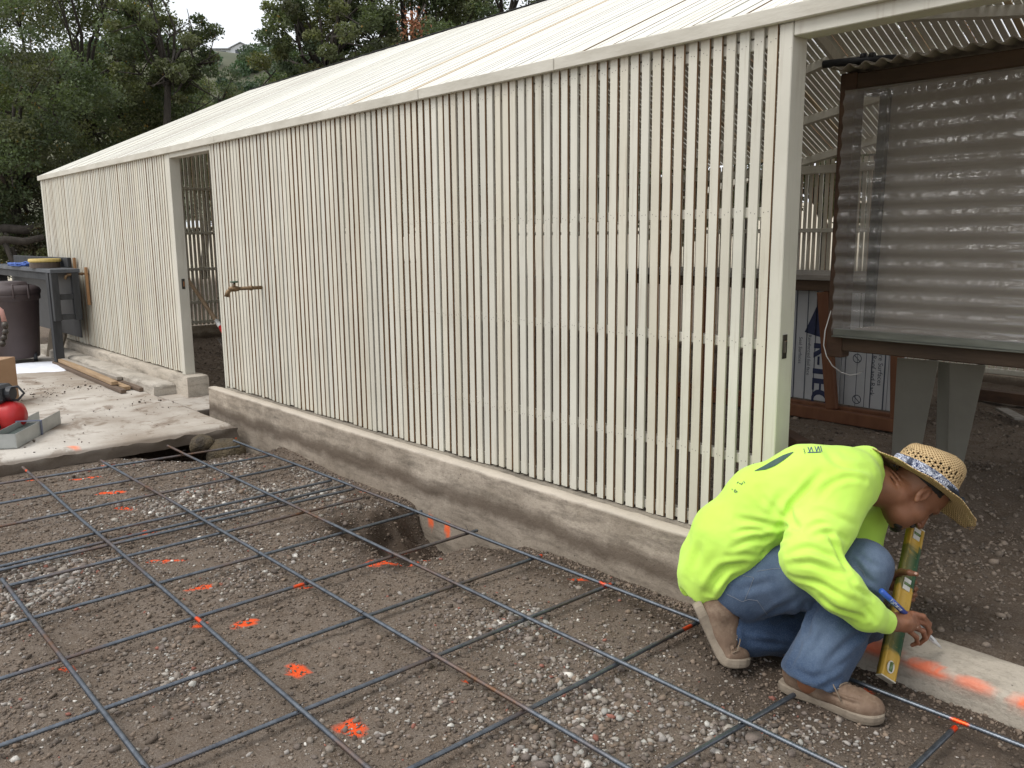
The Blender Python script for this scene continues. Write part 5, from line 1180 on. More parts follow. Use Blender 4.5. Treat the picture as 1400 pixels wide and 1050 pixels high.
# ---- shirt
shirt = jc(TOR_R, .045)+jc(TOR_L, .045)
shirt += [cone(J(*TOR_R[i][:3]), J(*TOR_L[i][:3]), R_(TOR_R[i][3]*.97, TOR_R[i][2]), R_(TOR_L[i][3]*.97, TOR_L[i][2]), .04) for i in range(5)]
shirt += [cone(J(1160, 655, 2.90), J(1184, 640, 2.89), R_(40, 2.9), R_(30, 2.9), .03)]
shirt += jc(ARM_R, .030)+jc(FORE_R, .018)+jc(ARM_L, .03)+jc(FORE_L, .015)
# the tail of the shirt hanging behind
shirt += jc([(968, 762, 2.92, 36), (960, 790, 2.91, 30), (958, 808, 2.90, 24)], .03)+jc([(968, 762, 3.04, 34), (958, 785, 3.05, 26), (950, 800, 3.05, 20)], .03)+[cone(J(962, 790, 2.91), J(955, 790, 3.05), R_(28, 2.9), R_(25, 3.05), .03)]
# openings: neck, cuffs and hem
hemn = V3(-.10, -.92, 0)
cutp = [(J(1196, 632, 2.9), V3(.94, .10, 0), J(1196, 640, 2.9), .12),
        (J(1216, 850, 2.62), J(1216, 850, 2.62)-J(1190, 840, 2.585), J(1216, 850, 2.62), .06),
        (J(1219, 796, 2.94), J(1219, 796, 2.94)-J(1200, 782, 2.98), J(1219, 796, 2.94), .05),
        (J(952, 817, 2.9), V3(-.52, -.85, 0), J(950, 815, 2.95), .10), (J(972, 829, 2.9), V3(.1, -.99, 0), J(975, 825, 2.95), .16)]
G, lo = sdf_grid(shirt, .0048, .03, cutp); SV, SF = surface_nets(G, lo, .0048); SV = smooth_mesh(SV, SF, 4, .5)
def z3(pts): return [(920+x/4.04, 600+y/4.04) for x, y in pts]
sb = bvh(SV, SF)
SH = [(z3([(815, 190), (720, 300), (645, 395), (692, 492)]), .011, .010), (z3([(690, 495), (590, 478), (480, 462), (350, 440)]), .010, .007), (z3([(680, 478), (600, 420), (500, 330), (470, 270)]), .010, .005),
      (z3([(640, 545), (520, 545), (420, 560), (330, 600)]), .010, .007), (z3([(560, 500), (450, 500), (340, 520)]), .008, .005), (z3([(620, 590), (500, 630), (390, 640), (300, 650)]), .009, .005),
      (z3([(385, 690), (290, 712), (230, 780), (190, 850)]), .012, .013), (z3([(300, 730), (250, 790), (215, 860)]), .008, .008), (z3([(160, 560), (120, 680), (100, 790)]), .018, .006),
      (z3([(850, 520), (900, 610), (945, 700), (960, 730)]), .010, .010), (z3([(640, 640), (740, 600), (850, 640), (900, 660)]), .010, .008), (z3([(640, 690), (760, 690), (880, 730), (990, 770)]), .010, .007),
      (z3([(650, 760), (780, 790), (900, 850), (1010, 900)]), .009, .006), (z3([(700, 830), (820, 880), (940, 950), (1060, 990)]), .009, .006), (z3([(770, 545), (850, 520), (960, 560)]), .009, .006),
      (z3([(800, 340), (860, 260), (960, 215), (1060, 230)]), .010, .006), (z3([(760, 420), (830, 400), (920, 440), (1010, 480)]), .012, .005), (z3([(740, 500), (800, 470), (880, 490)]), .009, .005),
      (z3([(1060, 930), (1090, 970), (1120, 1010)]), .007, .005), (z3([(980, 790), (1010, 830), (1100, 880)]), .008, .005), (z3([(850, 60), (900, 130), (1000, 160), (1090, 170)]), .014, .005), (z3([(600, 300), (560, 380), (540, 430)]), .012, .004)]
def fold(V, Fq, bv, L):
    N = normals_of(V, Fq)
    for pts, wd, am in L:
        P = [shoot(bv, q)[0] for q in pts]; P = [p for p in P if p is not None]
        if len(P) > 1:
            # smooth the crease path
            Q = []
            for i in range(len(P)-1):
                p0, p1, p2, p3 = P[max(i-1, 0)], P[i], P[i+1], P[min(i+2, len(P)-1)]
                for t_ in np.linspace(0, 1, 6)[:-1]: Q.append(.5*((2*p1)+(-p0+p2)*t_+(2*p0-5*p1+4*p2-p3)*t_**2+(-p0+3*p1-3*p2+p3)*t_**3))
            Q.append(P[-1]); V = crease(V, N, Q, wd, am)
    return V
SV = fold(SV, SF, sb, SH); N = normals_of(SV, SF)
SV = SV+N*(.0035*fbm(SV[:, 0]*11, SV[:, 1]*11, SV[:, 2]*11, 2, 4)+.0018*fbm(SV[:, 0]*30, SV[:, 1]*30, SV[:, 2]*30, 2, 6))[:, None]
SV = smooth_mesh(SV, SF, 1, .4)
t = NT('hi_vis_cotton'); v = t.coord(); f = t.noise(14, 5, .6, v); f2 = t.noise(420, 3, .6, v); f3 = t.noise(4, 3, .5, v)
c = t.mix(t.ramp(f3, [(.3, 0), (.7, 1)]), (.51, .79, .10), (.58, .86, .145)); c = t.mix(t.ramp(f, [(.55, 0), (.8, .25)]), c, (.50, .66, .09))
M_SHIRT = t.done(c, .85, t.bump(t.math('ADD', t.math('MULTIPLY', f2, .5), f), .35, .003), Specular_IOR_Level=.15, Sheen_Weight=.15)
shirt_o = mesh_np('shirt', SV, SF, M_SHIRT, man, True)
# prints on the back and the ribbed cuff seam
sb = bvh(SV, SF); M_PRINT = simple('green_grey_print', (.035, .075, .065), (.06, .11, .09), 30, .8, 0); M_PRINT2 = simple('blue_print', (.035, .07, .16), (.06, .10, .2), 30, .8, 0)
def decal(name, polys, mat, off=.0022, parent=shirt_o):
    mb = MB()
    for poly in polys:
        vs = []
        for q in poly:
            p, n = shoot(sb, q)
            if p is None: break
            vs.append(p+n*off)
        if len(vs) == len(poly): mb.add(vs, [tuple(range(len(vs)))])
    return mb.build(name, mat, parent) if mb.v else None
up_ = z3([(452, 178), (505, 150), (560, 118), (610, 92), (650, 78), (668, 74)]); dn_ = z3([(452, 180), (510, 172), (565, 150), (612, 120), (645, 95), (668, 75)])
decal('printed_swoosh', [[up_[i], up_[i+1], dn_[i+1], dn_[i]] for i in range(5)], M_PRINT)
def strokes(segs, w_): return [[(a[0]-w_*(b[1]-a[1])/math.dist(a, b), a[1]+w_*(b[0]-a[0])/math.dist(a, b)), (b[0]-w_*(b[1]-a[1])/math.dist(a, b), b[1]+w_*(b[0]-a[0])/math.dist(a, b)), (b[0]+w_*(b[1]-a[1])/math.dist(a, b), b[1]-w_*(b[0]-a[0])/math.dist(a, b)), (a[0]+w_*(b[1]-a[1])/math.dist(a, b), a[1]-w_*(b[0]-a[0])/math.dist(a, b))] for a, b in segs]
decal('printed_letters', strokes([((1104.5, 611.6), (1107, 618.5)), ((1107, 618.5), (1109, 611.6)), ((1109, 611.6), (1111.5, 618.4)), ((1114, 611), (1116.5, 618)), ((1116.5, 618), (1118.5, 610.8)), ((1118.5, 610.8), (1121, 617.8)), ((1104, 619.3), (1122, 618.6)), ((1121.6, 610.5), (1123.4, 618.4))], .55), M_PRINT2)
decal('printed_small_letters', strokes([((1099, 614), (1099.5, 616)), ((1100.5, 616.5), (1099.5, 618.5)), ((1101, 619), (1100, 620.5)), ((1008, 661), (1010, 659)), ((1011, 661), (1014, 662)), ((1014, 663), (1016, 660)), ((1017, 658), (1018.5, 661)), ((1001, 668.5), (1002, 670)), ((1004, 672), (1006, 669)), ((1004, 672), (1006, 674)), ((1007, 674), (1006.5, 671)), ((1006.5, 671), (1009, 673))], .45), M_PRINT)

# ---- jeans
jeans = jc(LEG_R, .03)+jc(SHIN_R, .028)+jc(LEG_L, .03)+jc(SHIN_L, .02)
jeans += [cone(J(1012, 803, 2.87), J(1016, 801, 3.03), R_(40, 2.86), R_(39, 3.04), .03), cone(J(1008, 780, 2.90), J(1014, 780, 3.03), R_(33, 2.9), R_(33, 3.03), .04)]
an = V3(-.25, -.97, .10); cutj = [(J(1110, 926, 2.66), an, J(1110, 930, 2.66), .16), (J(996, 866, 2.86), V3(-.93, .36, 0), J(990, 866, 2.86), .10)]
G, lo = sdf_grid(jeans, .0050, .03, cutj); JV, JF = surface_nets(G, lo, .005); JV = smooth_mesh(JV, JF, 3, .5); jb = bvh(JV, JF)
def z4(pts): return [(930+x/4.373, 780+y/4.373) for x, y in pts]
JN = [(z4([(560, 300), (660, 260), (740, 210), (800, 190)]), .012, .008), (z4([(480, 290), (600, 220), (700, 170)]), .012, .006), (z4([(360, 120), (460, 90), (560, 60)]), .012, .005), (z4([(820, 200), (780, 280), (760, 380)]), .012, .011),
      (z4([(1130, 350), (1040, 400), (980, 450), (900, 540), (850, 620)]), .012, .008), (z4([(900, 300), (860, 380), (800, 470), (740, 520)]), .012, .006), (z4([(720, 420), (700, 500), (660, 580)]), .010, .006), (z4([(1000, 520), (930, 580), (880, 650)]), .010, .006),
      (z4([(640, 620), (740, 690), (850, 700), (950, 640)]), .010, .008), (z4([(700, 600), (800, 640), (900, 620)]), .010, .005), (z4([(420, 420), (520, 430), (640, 450)]), .012, .006), (z4([(400, 350), (520, 370), (650, 390)]), .010, .005),
      ([(1168, 765), (1180, 785), (1196, 800)], .009, .006), ([(1172, 755), (1190, 770), (1206, 775)], .009, .004), ([(1180, 800), (1195, 815), (1208, 815)], .009, .006), (z4([(150, 200), (230, 270), (300, 300)]), .012, .004), (z4([(300, 300), (330, 380), (350, 470)]), .008, .006)]
JV = fold(JV, JF, jb, JN); N = normals_of(JV, JF)
JV = JV+N*(.0045*fbm(JV[:, 0]*12, JV[:, 1]*12, JV[:, 2]*12, 2, 14)+.002*fbm(JV[:, 0]*34, JV[:, 1]*34, JV[:, 2]*34, 2, 16))[:, None]; JV = smooth_mesh(JV, JF, 1, .4)
wear = np.zeros(len(JV))
for (q, dd, r, a) in (((1192, 770), 2.60, .10, .9), ((1100, 780), 2.66, .14, .55), ((1045, 800), 2.76, .10, .45), ((1120, 880), 2.62, .09, .5), ((1010, 815), 2.78, .07, .3)):
    c = J(*q, dd); wear = np.maximum(wear, a*np.exp(-((JV-c)**2).sum(1)/r**2))
edge_h = np.exp(-((JV-J(1110, 926, 2.66))@(an/np.linalg.norm(an))/.012)**2)*(((JV-J(1110, 926, 2.66))**2).sum(1) < .15**2)
t = NT('denim'); v = t.coord(); f = t.noise(9, 6, .65, v); f2 = t.noise(300, 4, .7, v); f3 = t.noise(30, 5, .7, t.coord((1, 1, .35)))
c = t.mix(t.ramp(f, [(.3, 0), (.7, 1)]), (.018, .036, .078), (.034, .060, .112)); c = t.mix(t.math('MULTIPLY', t.attr('wear', 'Fac'), t.ramp(f3, [(.25, .5), (.75, 1)])), c, (.20, .26, .345))
c = t.mix(t.ramp(f2, [(.45, 0), (.75, .32)]), c, (.20, .25, .33)); c = t.mix(t.attr('dirt', 'Fac'), c, (.10, .085, .07))
M_DENIM = t.done(c, .9, t.bump(t.math('ADD', f2, t.math('MULTIPLY', f, 1.5)), .5, .003), Specular_IOR_Level=.15, Sheen_Weight=.1)
dirt = np.clip(.55*np.exp(-((JV-J(1170, 878, 2.9))**2).sum(1)/.10**2), 0, 1)
jo = mesh_np('jeans', JV, JF, M_DENIM, man, True, {'wear': wear+.25*edge_h, 'dirt': dirt}); jb = bvh(JV, JF)
M_STITCH = simple('pale_thread', (.13, .15, .19), (.24, .25, .27), 200, .8, 0)
def stitch(pts, r=.0008, dash=False):
    P = []
    for i in range(len(pts)-1):
        for t_ in np.linspace(0, 1, 9)[:-1]: P.append((pts[i][0]*(1-t_)+pts[i+1][0]*t_, pts[i][1]*(1-t_)+pts[i+1][1]*t_))
    P.append(pts[-1]); Q = []
    for q in P:
        p, n = shoot(jb, q)
        if p is not None and (not Q or np.linalg.norm(p-Q[-1]) < .03): Q.append(p+n*.0008)
    mb = MB()
    if len(Q) > 2:
        mb.tube(Q, r, 5); mb.build('stitching', M_STITCH, jo, True)
stitch(z4([(375, 32), (440, 42)])); stitch(z4([(280, 142), (320, 160), (370, 186), (410, 172), (462, 180), (500, 235), (520, 265)])); stitch(z4([(460, 5), (540, -8), (620, -14)])); stitch(z4([(440, 45), (415, 110), (385, 180)]), .0007)
stitch([(1162, 776), (1172, 774), (1180, 781), (1184, 790)])
# frayed hems: rolled edge rings
def rim(V, Fq, pt, nm, rad, off=.004):
    return
# ---- boots
def shoe(label_name, O, X_, Z_, bend, size, mirror=1):
    X_ = X_/np.linalg.norm(X_); Z_ = Z_-X_*np.dot(Z_, X_); Z_ /= np.linalg.norm(Z_); Y_ = np.cross(Z_, X_)
    def world(V):
        V = np.array(V, float); x, y, z = V[:, 0].copy(), V[:, 1]*mirror, V[:, 2].copy()
        if bend:
            xb, L = .185, .05; t_ = np.clip((x-xb)/L, 0, 1); ang = bend*t_; Rr = L/bend; zc = Rr+.0
            inb = x > xb; s_ = np.clip(x-xb, 0, L); ex = np.clip(x-xb-L, 0, None)
            h = z
            xn = xb+(Rr-h)*np.sin(ang)+ex*np.cos(bend); zn = Rr-(Rr-h)*np.cos(ang)+ex*np.sin(bend)
            x = np.where(inb, xn, x); z = np.where(inb, zn, z)
        return O+size*(np.outer(x, X_)+np.outer(y, Y_)+np.outer(z, Z_))
    pass
    hw = lambda x: np.interp(x, [0, .012, .04, .09, .13, .18, .22, .26, .285, .298, .303], [.014, .027, .036, .034, .034, .043, .049, .046, .034, .018, .006])
    shift = lambda x: np.interp(x, [0, .12, .2, .3], [0, .004, .004, -.006])
    xs = np.concatenate([np.linspace(0, .03, 6), np.linspace(.045, .25, 14), np.linspace(.262, .303, 8)])
    ring = [(x, hw(x)+shift(x)) for x in xs]+[(x, -hw(x)+shift(x)) for x in xs[::-1]]
    rows = [(.90, .000), (.985, .004), (1.03, .014), (1.03, .026), (.97, .031)]
    V = []; n = len(ring)
    for s_, z in rows: V += [((x-.15)*(1+(s_-1)*.35)+.15, y*s_, z+(.004*max(0, (x-.24)/.06)**2)) for x, y in ring]
    F = [(r*n+k, r*n+(k+1) % n, (r+1)*n+(k+1) % n, (r+1)*n+k) for r in range(4) for k in range(n)]
    cb = []
    m = len(xs)
    for base, flip in ((0, True), (4*n, False)):
        for i in range(m-1):
            q = (base+i, base+i+1, base+n-2-i, base+n-1-i); F.append(q if not flip else q[::-1])
    W = world(V); mb = MB(); mb.add(W, [f[::-1] for f in F]); so_ = mb.build('sole', M_SOLE, man, False)
    up = [ell((.055, 0, .065), (.050, .035, .058)), cone((.055, 0, .055), (.17, .002, .045), .034, .036), ell((.15, .003, .042), (.10, .040, .036)), ell((.228, 0, .038), (.068, .047, .034)), ell((.262, -.002, .036), (.038, .034, .026)),
          cone((.062, 0, .08), (.058, 0, .125), .036, .034), cone((.10, 0, .095), (.165, 0, .062), .026, .022)]
    G, lo = sdf_grid(up, .0032, .02, [(np.array([.05, 0, .125]), (-.15, 0, 1), np.array([.05, 0, .13]), .09), (np.array([.15, 0, .022]), (0, 0, -1), np.array([.15, 0, .02]), .3)])
    V, Fq = surface_nets(G, lo, .0032); V = smooth_mesh(V, Fq, 2, .5); N = normals_of(V, Fq)
    seam = [np.array(p) for p in ((.172, .038, .062), (.215, .037, .062), (.250, .028, .056), (.268, 0, .052), (.250, -.028, .056), (.215, -.037, .062), (.172, -.038, .062))]
    d, _ = seg_dist(V, seam); V = V+N*(.0055*np.exp(-(d/.0045)**2)-.003*np.exp(-((d-.009)/.004)**2))[:, None]
    for xw in (.172, .188, .203): V = V-N*(.003*np.exp(-((V[:, 0]-xw-.03*np.abs(V[:, 1])/.04*.3)/.0045)**2)*(V[:, 2] > .05))[:, None]
    V = V+N*(.0022*fbm(V[:, 0]*28, V[:, 1]*28, V[:, 2]*28, 3, 8))[:, None]
    bt = mesh_np('boot', world(V), Fq, M_LEATH, man, True); so_.parent = bt; so_.matrix_parent_inverse = bt.matrix_world.inverted()
    lb_ = bvh(V, Fq)
    mb = MB()
    for i, x in enumerate((.140, .156, .172, .188)):
        z = 0; P = []
        for a in np.linspace(-1, 1, 7):
            h = lb_.ray_cast(Vector((x+.006*a*(1 if i % 2 else -1), .022*a, .2)), Vector((0, 0, -1)))
            if h[0] is not None: P.append(np.array(h[0])+np.array([0, 0, .0022]))
        if len(P) > 2: mb.tube(world(P), .0022*size, 5)
    P = [(.152, .004, .096), (.145, .026, .100), (.160, .040, .080), (.178, .047, .066)]; mb.tube(world(P), .0022*size, 5); P = [(.152, -.004, .096), (.160, -.030, .094), (.185, -.043, .070), (.20, -.049, .052)]; mb.tube(world(P), .0022*size, 5)
    if mb.v: mb.build('lace', M_LACE, bt, True)
    mb = MB()
    for x in (.156, .180):
        for s_ in (1, -1):
            h = lb_.ray_cast(Vector((x, .0245*s_, .2)), Vector((0, 0, -1)))
            if h[0] is not None:
                c = np.array(h[0])+np.array([0, 0, .001]); q = world([c]); mb.lathe(q[0], [(.0012, .001), (.0035, .0012), (.0038, 0)], 8, X_, Y_, Z_)
    if mb.v: mb.build('eyelet', M_TRAY, bt)
    return bt
t = NT('dusty_leather'); v = t.coord(); f = t.noise(11, 6, .65, v); f2 = t.noise(120, 4, .6, v); f3 = t.noise(24, 5, .7, v)
c = t.mix(t.ramp(f, [(.3, 0), (.7, 1)]), (.105, .062, .040), (.20, .135, .092)); c = t.mix(t.ramp(f3, [(.48, 0), (.7, .7)]), c, (.27, .20, .14)); c = t.mix(t.ramp(f2, [(.3, .3), (.45, 0)]), c, (.06, .04, .03))
M_LEATH = t.done(c, .7, t.bump(t.math('ADD', f2, f3), .35, .002), Specular_IOR_Level=.3)
M_SOLE = simple('crepe_sole', (.19, .15, .11), (.30, .25, .19), 18, .85, .4, .003)
M_LACE = simple('boot_lace', (.14, .10, .07), (.22, .17, .12), 60, .8, .2)
hl_, to_ = np.array([-1.322, 2.300, .004]), np.array([-.992, 2.338, .004])
shoe('r', hl_+np.array([0, .008, 0]), to_-hl_, np.array([0, 0, 1.]), 0, 1.06)
shoe('l', J(946, 826, 2.845), V3(.40, -.90, -.12), V3(.93, .38, -.05), math.radians(62), 1.0, 1)

# ---- straw hat with a bandana band
hatf = V3(.82, -.57, 0); hatu0 = V3(.57, .82, 0); hatl = np.cross(hatu0, hatf); tl = .06
hatu = hatu0*math.cos(tl)-_F*0+np.cross(hatf, hatu0)*math.sin(tl)*0; hatu = hatu0; 
HO = J(1258, 661, 2.872)
def hatp(f, l, u): return HO+hatf*f+hatl*l+hatu*u
prof = [(.113, .004), (.1125, .012), (.112, .022), (.111, .034), (.110, .046), (.1095, .053), (.109, .060), (.108, .067), (.107, .074), (.1055, .084), (.103, .095), (.098, .107), (.088, .118), (.072, .126), (.05, .131), (.025, .133), (.002, .134)]
n = 84; V = []; A = []
for r, z in prof:
    for k in range(n):
        a = 2*PI*k/n; f_, l_ = r*1.0*math.cos(a), r*.80*math.sin(a)
        dz = (.012*math.cos(a) if z > .08 else 0)-(.016*max(0, 1-(abs(l_)/.03)**2) if z > .12 else 0)
        V.append(hatp(f_, l_, z+dz)); A.append((a*.11, z+(.11-r)*.8, 0, 1))
F = []
for i in range(len(prof)-1):
    for k in range(n):
        if i in (5, 6, 7, 8) and (k+2*(i % 2)) % 4 == 0 : continue
        F.append((i*n+k, i*n+(k+1) % n, (i+1)*n+(k+1) % n, (i+1)*n+k))
t = NT('straw'); at = t.n('ShaderNodeAttribute'); at.attribute_name = 'weave'
def wave(ang, sc):
    mp = t.n('ShaderNodeMapping'); t.t.links.new(at.outputs['Vector'], mp.inputs['Vector']); mp.inputs['Rotation'].default_value = (0, 0, ang); mp.inputs['Scale'].default_value = (sc, sc, sc)
    wv = t.n('ShaderNodeTexWave', wave_type='BANDS'); wv.inputs['Scale'].default_value = 1; wv.inputs['Distortion'].default_value = 1.2; wv.inputs['Detail'].default_value = 2; t.t.links.new(mp.outputs[0], wv.inputs['Vector']); return wv.outputs['Fac']
w1, w2 = wave(.78, 34), wave(-.78, 34); wm = t.math('MAXIMUM', w1, w2); nf = t.noise(25, 5, .6, t.coord())
c = t.mix(t.ramp(wm, [(.35, 0), (.85, 1)]), (.30, .18, .075), (.70, .52, .28)); c = t.mix(t.ramp(nf, [(.35, .35), (.65, 0)]), c, (.46, .30, .14))
M_STRAW = t.done(c, .7, t.bump(wm, .9, .004), Specular_IOR_Level=.3)
hat = mesh_np('straw_hat', np.array(V), np.array(F), M_STRAW, man, True, {'weave': np.array(A)})
md = hat.modifiers.new('thickness', 'SOLIDIFY'); md.thickness = .0025; md.offset = -1
V = []; A = []; nr = 14; nb = 120
for i in range(nr+1):
    q = i/nr
    for k in range(nb):
        a = 2*PI*k/nb; f0, l0 = .1125*math.cos(a), .090*math.sin(a); f1, l1 = (.212+.004*math.sin(7*a)+.003*math.sin(23*a))*math.cos(a), .178*math.sin(a)
        f_, l_ = f0*(1-q)+f1*q, l0*(1-q)+l1*q
        z = .004-.010*q*q-.026*q*q*max(0, math.cos(a))**2+.012*q*q*max(0, -math.cos(a))**2*.5+.010*q*q*math.sin(a)**2+.0018*math.sin(11*a+q*3)*q
        V.append(hatp(f_, l_, z)); r = math.hypot(f_, l_); A.append((f_, l_, 0, 1))
F = [(i*nb+k, i*nb+(k+1) % nb, (i+1)*nb+(k+1) % nb, (i+1)*nb+k) for i in range(nr) for k in range(nb)]
br = mesh_np('brim', np.array(V), np.array(F), M_STRAW, hat, True, {'weave': np.array(A)}); md = br.modifiers.new('thickness', 'SOLIDIFY'); md.thickness = .0028; md.offset = 0
# frayed straw ends along the brim
mb = MB(); rg = random.Random(3)
for k in range(46):
    a = rg.uniform(0, 2*PI); p = hatp(.210*math.cos(a), .176*math.sin(a), -.010-.024*max(0, math.cos(a))**2+.010*math.sin(a)**2); d = hatf*math.cos(a+rg.uniform(-1.2, 1.2))+hatl*math.sin(a+rg.uniform(-1.2, 1.2))+hatu*rg.uniform(-.5, .5)
    mb.tube([p, p+d*rg.uniform(.004, .012)], .0007, 4)
mb.build('frayed_straw', M_STRAW, br)['kind'] = 'stuff'
V = []; A = []; zs_ = [.005, .012, .018, .024, .030, .036, .042, .047]
for i, z in enumerate(zs_):
    for k in range(n):
        a = 2*PI*k/n; bulge = .0035*math.sin(PI*i/(len(zs_)-1))+.0022*math.sin(a*9+i*1.3)*math.sin(PI*i/(len(zs_)-1))+.0015*math.sin(a*23-i)
        V.append(hatp((.1145+bulge)*math.cos(a), (.1145+bulge)*.80*math.sin(a), z+.0025*math.sin(3*a+1))); A.append((a*.11, z, 0, 1))
F = [(i*n+k, i*n+(k+1) % n, (i+1)*n+(k+1) % n, (i+1)*n+k) for i in range(len(zs_)-1) for k in range(n)]
t = NT('bandana'); at = t.n('ShaderNodeAttribute'); at.attribute_name = 'weave'; nn_ = t.n('ShaderNodeTexNoise'); nn_.inputs['Scale'].default_value = 70; nn_.inputs['Detail'].default_value = 3; nn_.inputs['Distortion'].default_value = 2.6; t.t.links.new(at.outputs['Vector'], nn_.inputs['Vector'])
ln = t.ramp(nn_.outputs['Fac'], [(.40, 0), (.455, 1), (.50, 1), (.555, 0)]); big = t.noise(16, 2, .5, t.coord())
c = t.mix(ln, (.040, .055, .115), (.66, .70, .78)); c = t.mix(t.ramp(big, [(.52, 0), (.62, .9)]), c, (.03, .04, .07))
M_BAND = t.done(c, .9, t.bump(nn_.outputs['Fac'], .3, .003), Specular_IOR_Level=.15)
bnd = mesh_np('bandana_band', np.array(V), np.array(F), M_BAND, hat, True, {'weave': np.array(A)}); md = bnd.modifiers.new('thickness', 'SOLIDIFY'); md.thickness = .004
M_NAVYC = simple('navy_cloth', (.012, .018, .028), (.03, .04, .055), 20, .9, .3, .004)
mb = MB(); P = [hatp(.115*math.cos(a), -.0945*math.sin(a), .020+.010*math.sin(a*1.2)) for a in (1.25, 1.0, .75, .5, .25, .0)]; mb.tube(P, [.004, .008, .011, .012, .013, .012], 10)
q = hatp(.122, -.004, .018); mb.tube([q, q+hatf*.018+hatu*.010-hatl*.01, q+hatf*.036-hatu*.002-hatl*.012], [.013, .016, .010], 9); mb.build('bandana_knot', M_NAVYC, bnd, True)

# ------------------------------------------------------------------ marker and spirit level
mk = empty('marker_pen', (MA+MBp)/2, 'long white marker pen with a blue printed cap held in the right hand', 'marker pen')
L = np.linalg.norm(MBp-MA); M_BLUE = simple('marker_blue', (.020, .075, .36), (.03, .09, .42), 20, .4, 0); M_MWH = simple('marker_white', (.66, .67, .68), (.74, .75, .76), 20, .4, 0)
up_m = np.cross(MD, _F); up_m /= np.linalg.norm(up_m)
mb = MB(); mb.tube([MA, MA+MD*L*.40], .0088, 16); mb.build('cap', M_BLUE, mk, True)
mb = MB(); mb.tube([MA+MD*L*.401, MA+MD*L*.87, MA+MD*L*.88, MA+MD*L*.955, MA+MD*L*.96, MBp], [.0082, .0082, .0066, .0050, .0026, .0016], 14); mb.build('barrel', M_MWH, mk, True)
vn = CAM-(MA+MBp)/2; vn = vn-MD*np.dot(vn, MD); vn /= np.linalg.norm(vn); ty_ = np.cross(vn, MD); ty_ = ty_ if np.dot(ty_, CU) > 0 else -ty_
def wraptext(txt, size, s0, rad, name, mat, bold=0.0, sq=1.0):
    Vt, Ft = text_geo(txt, size); mb = MB()
    for o in ((0,) if not bold else (-bold, 0, bold)):
        vs = []
        for v_ in Vt:
            a = v_[1]/rad; vs.append(MA+MD*(s0+v_[0]*sq+o)+(vn*math.cos(a)+ty_*math.sin(a))*(rad+.0004+.00005*(o != 0)))
        mb.add(vs, Ft)
    mb.build(name, mat, mk)
wraptext('FlipMarker', .0155, L*.205, .0088, 'lettering', M_MWH, .0006, 1.12)
wraptext('FlipMarker', .0075, L*.80, .0082, 'small_lettering', M_INK, .0, 1.0)
LA, LB = J(1211, 927, 2.70), J(1252, 723, 2.985); LD = (LB-LA)/np.linalg.norm(LB-LA); LL = np.linalg.norm(LB-LA)
vv = CAM-(LA+LB)/2; vv = vv-LD*np.dot(vv, LD); vv /= np.linalg.norm(vv); rr_ = np.cross(LD, vv); rr_ = rr_ if np.dot(rr_, CR) > 0 else -rr_
th = math.radians(40); NW = vv*math.cos(th)+rr_*math.sin(th); NE = rr_*math.cos(th)-vv*math.sin(th)    # wide face normal; narrow direction
lev = empty('spirit_level', LA, 'yellow spirit level smeared with dark green paint, held against the kerb by the man', 'spirit level')
hw_, ht_ = .0285, .0125; ns = 90; V = []; gr = []
sec = [(-hw_, -ht_), (-hw_, ht_), (-hw_+.009, ht_), (-hw_+.011, ht_-.003), (hw_-.011, ht_-.003), (hw_-.009, ht_), (hw_, ht_), (hw_, -ht_), (hw_-.009, -ht_), (hw_-.011, -ht_+.003), (-hw_+.011, -ht_+.003), (-hw_+.009, -ht_)]
for i in range(ns+1):
    s_ = i/ns
    for a, b in sec: V.append(LA+LD*(s_*LL)+NE*a+NW*b)
V = np.array(V); sv = ((V-LA)@LD)/LL; a_ = (V-LA)@NE
ng = .06*fbm(sv*14, a_*60, o=3, s=4)+.03*fbm(sv*60, a_*200, o=2, s=5)
gr = np.maximum(ss(.035, .0, np.abs(sv-.245+ng*.9)-.075), ss(.03, .0, np.abs(sv-.705+ng)-.125))*np.where(a_ < -.015, .75, 1)
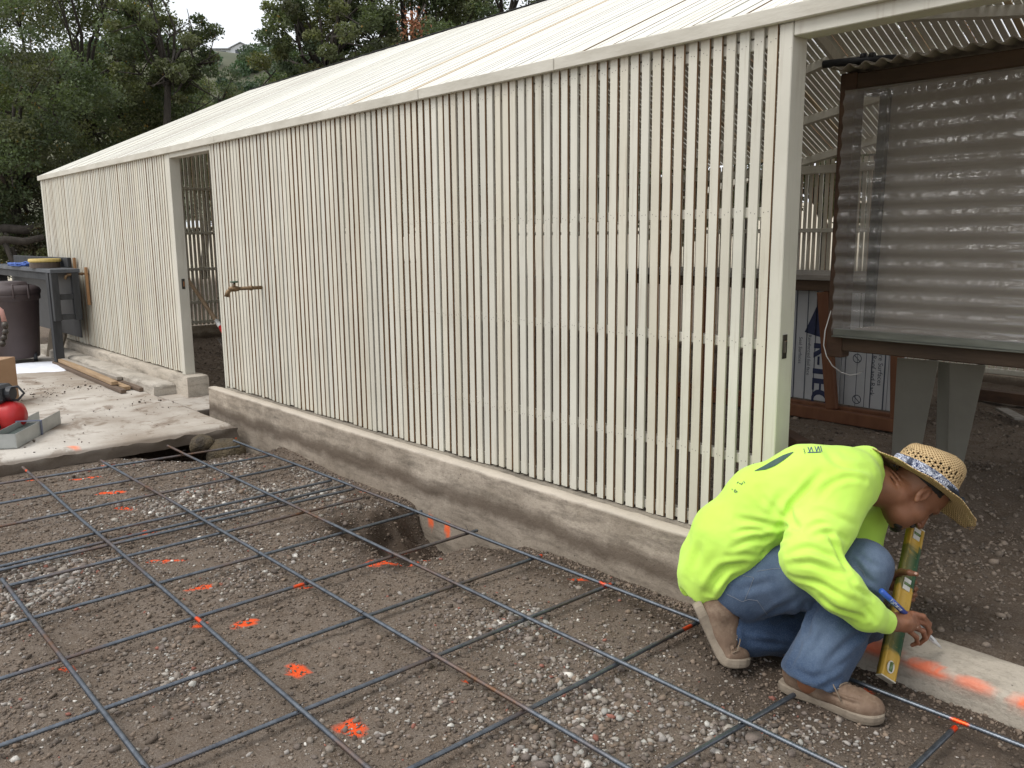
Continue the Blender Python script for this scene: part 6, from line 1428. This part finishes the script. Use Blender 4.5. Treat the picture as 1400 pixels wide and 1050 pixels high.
k = len(sec); F = [(i*k+j, i*k+(j+1) % k, (i+1)*k+(j+1) % k, (i+1)*k+j) for i in range(ns) for j in range(k)]
t = NT('level_paint'); v = t.coord(); f = t.noise(40, 5, .65, v); f2 = t.noise(90, 4, .7, v)
c = t.mix(f, (.46, .27, .025), (.56, .36, .06)); c = t.mix(t.ramp(f2, [(.58, 0), (.72, .55)]), c, (.22, .13, .04)); gmask = t.math('MULTIPLY', t.attr('green', 'Fac'), t.ramp(f2, [(.30, .55), (.40, 1)])); c = t.mix(gmask, c, (.018, .068, .024))
M_LEV = t.done(c, .5, t.bump(f2, .2, .001))
mesh_np('rail', V, np.array(F)[:, ::-1], M_LEV, lev, False, {'green': gr})
M_CAPW = simple('level_end_cap', (.50, .46, .36), (.62, .58, .48), 30, .6, .1)
for p, s_ in ((LA, -1), (LB, 1)):
    mb = MB(); mb.frame(p+LD*s_*.0025, NE, NW, LD, hw_+.0008, ht_+.0008, .0024, bev=.001); mb.build('end_cap', M_CAPW, lev)
M_VIAL = simple('vial_glass', (.10, .16, .06), (.16, .24, .10), 20, .2, 0); M_VFR = simple('vial_frame', (.55, .54, .48), (.66, .64, .58), 20, .5, .05)
for s_, kind in ((.065, 'o'), (.60, 'r'), (.955, 'r')):
    c = LA+LD*(s_*LL)+NW*(ht_-.0022); fr_ = MB(); n_ = 20
    if kind == 'o':
        vs = [c+LD*(.021*math.cos(2*PI*q/n_))+NE*(.0135*math.sin(2*PI*q/n_)) for q in range(n_)]
        fr_.add(vs+[p+NW*.003 for p in vs], [tuple(range(n_, 2*n_))]+[(q, (q+1) % n_, n_+(q+1) % n_, n_+q) for q in range(n_)]); vl = MB(); vl.tube([c+NW*.0022-LD*.015, c+NW*.0022+LD*.015], .0065, 10)
    else:
        fr_.frame(c, LD, NE, NW, .022, .0145, .0022, bev=.001); vl = MB(); vl.tube([c+NW*.001-NE*.013, c+NW*.001+NE*.013], .0055, 10)
    fo_ = fr_.build('vial_frame', M_VFR, lev); vl.build('vial', M_VIAL, fo_, True)
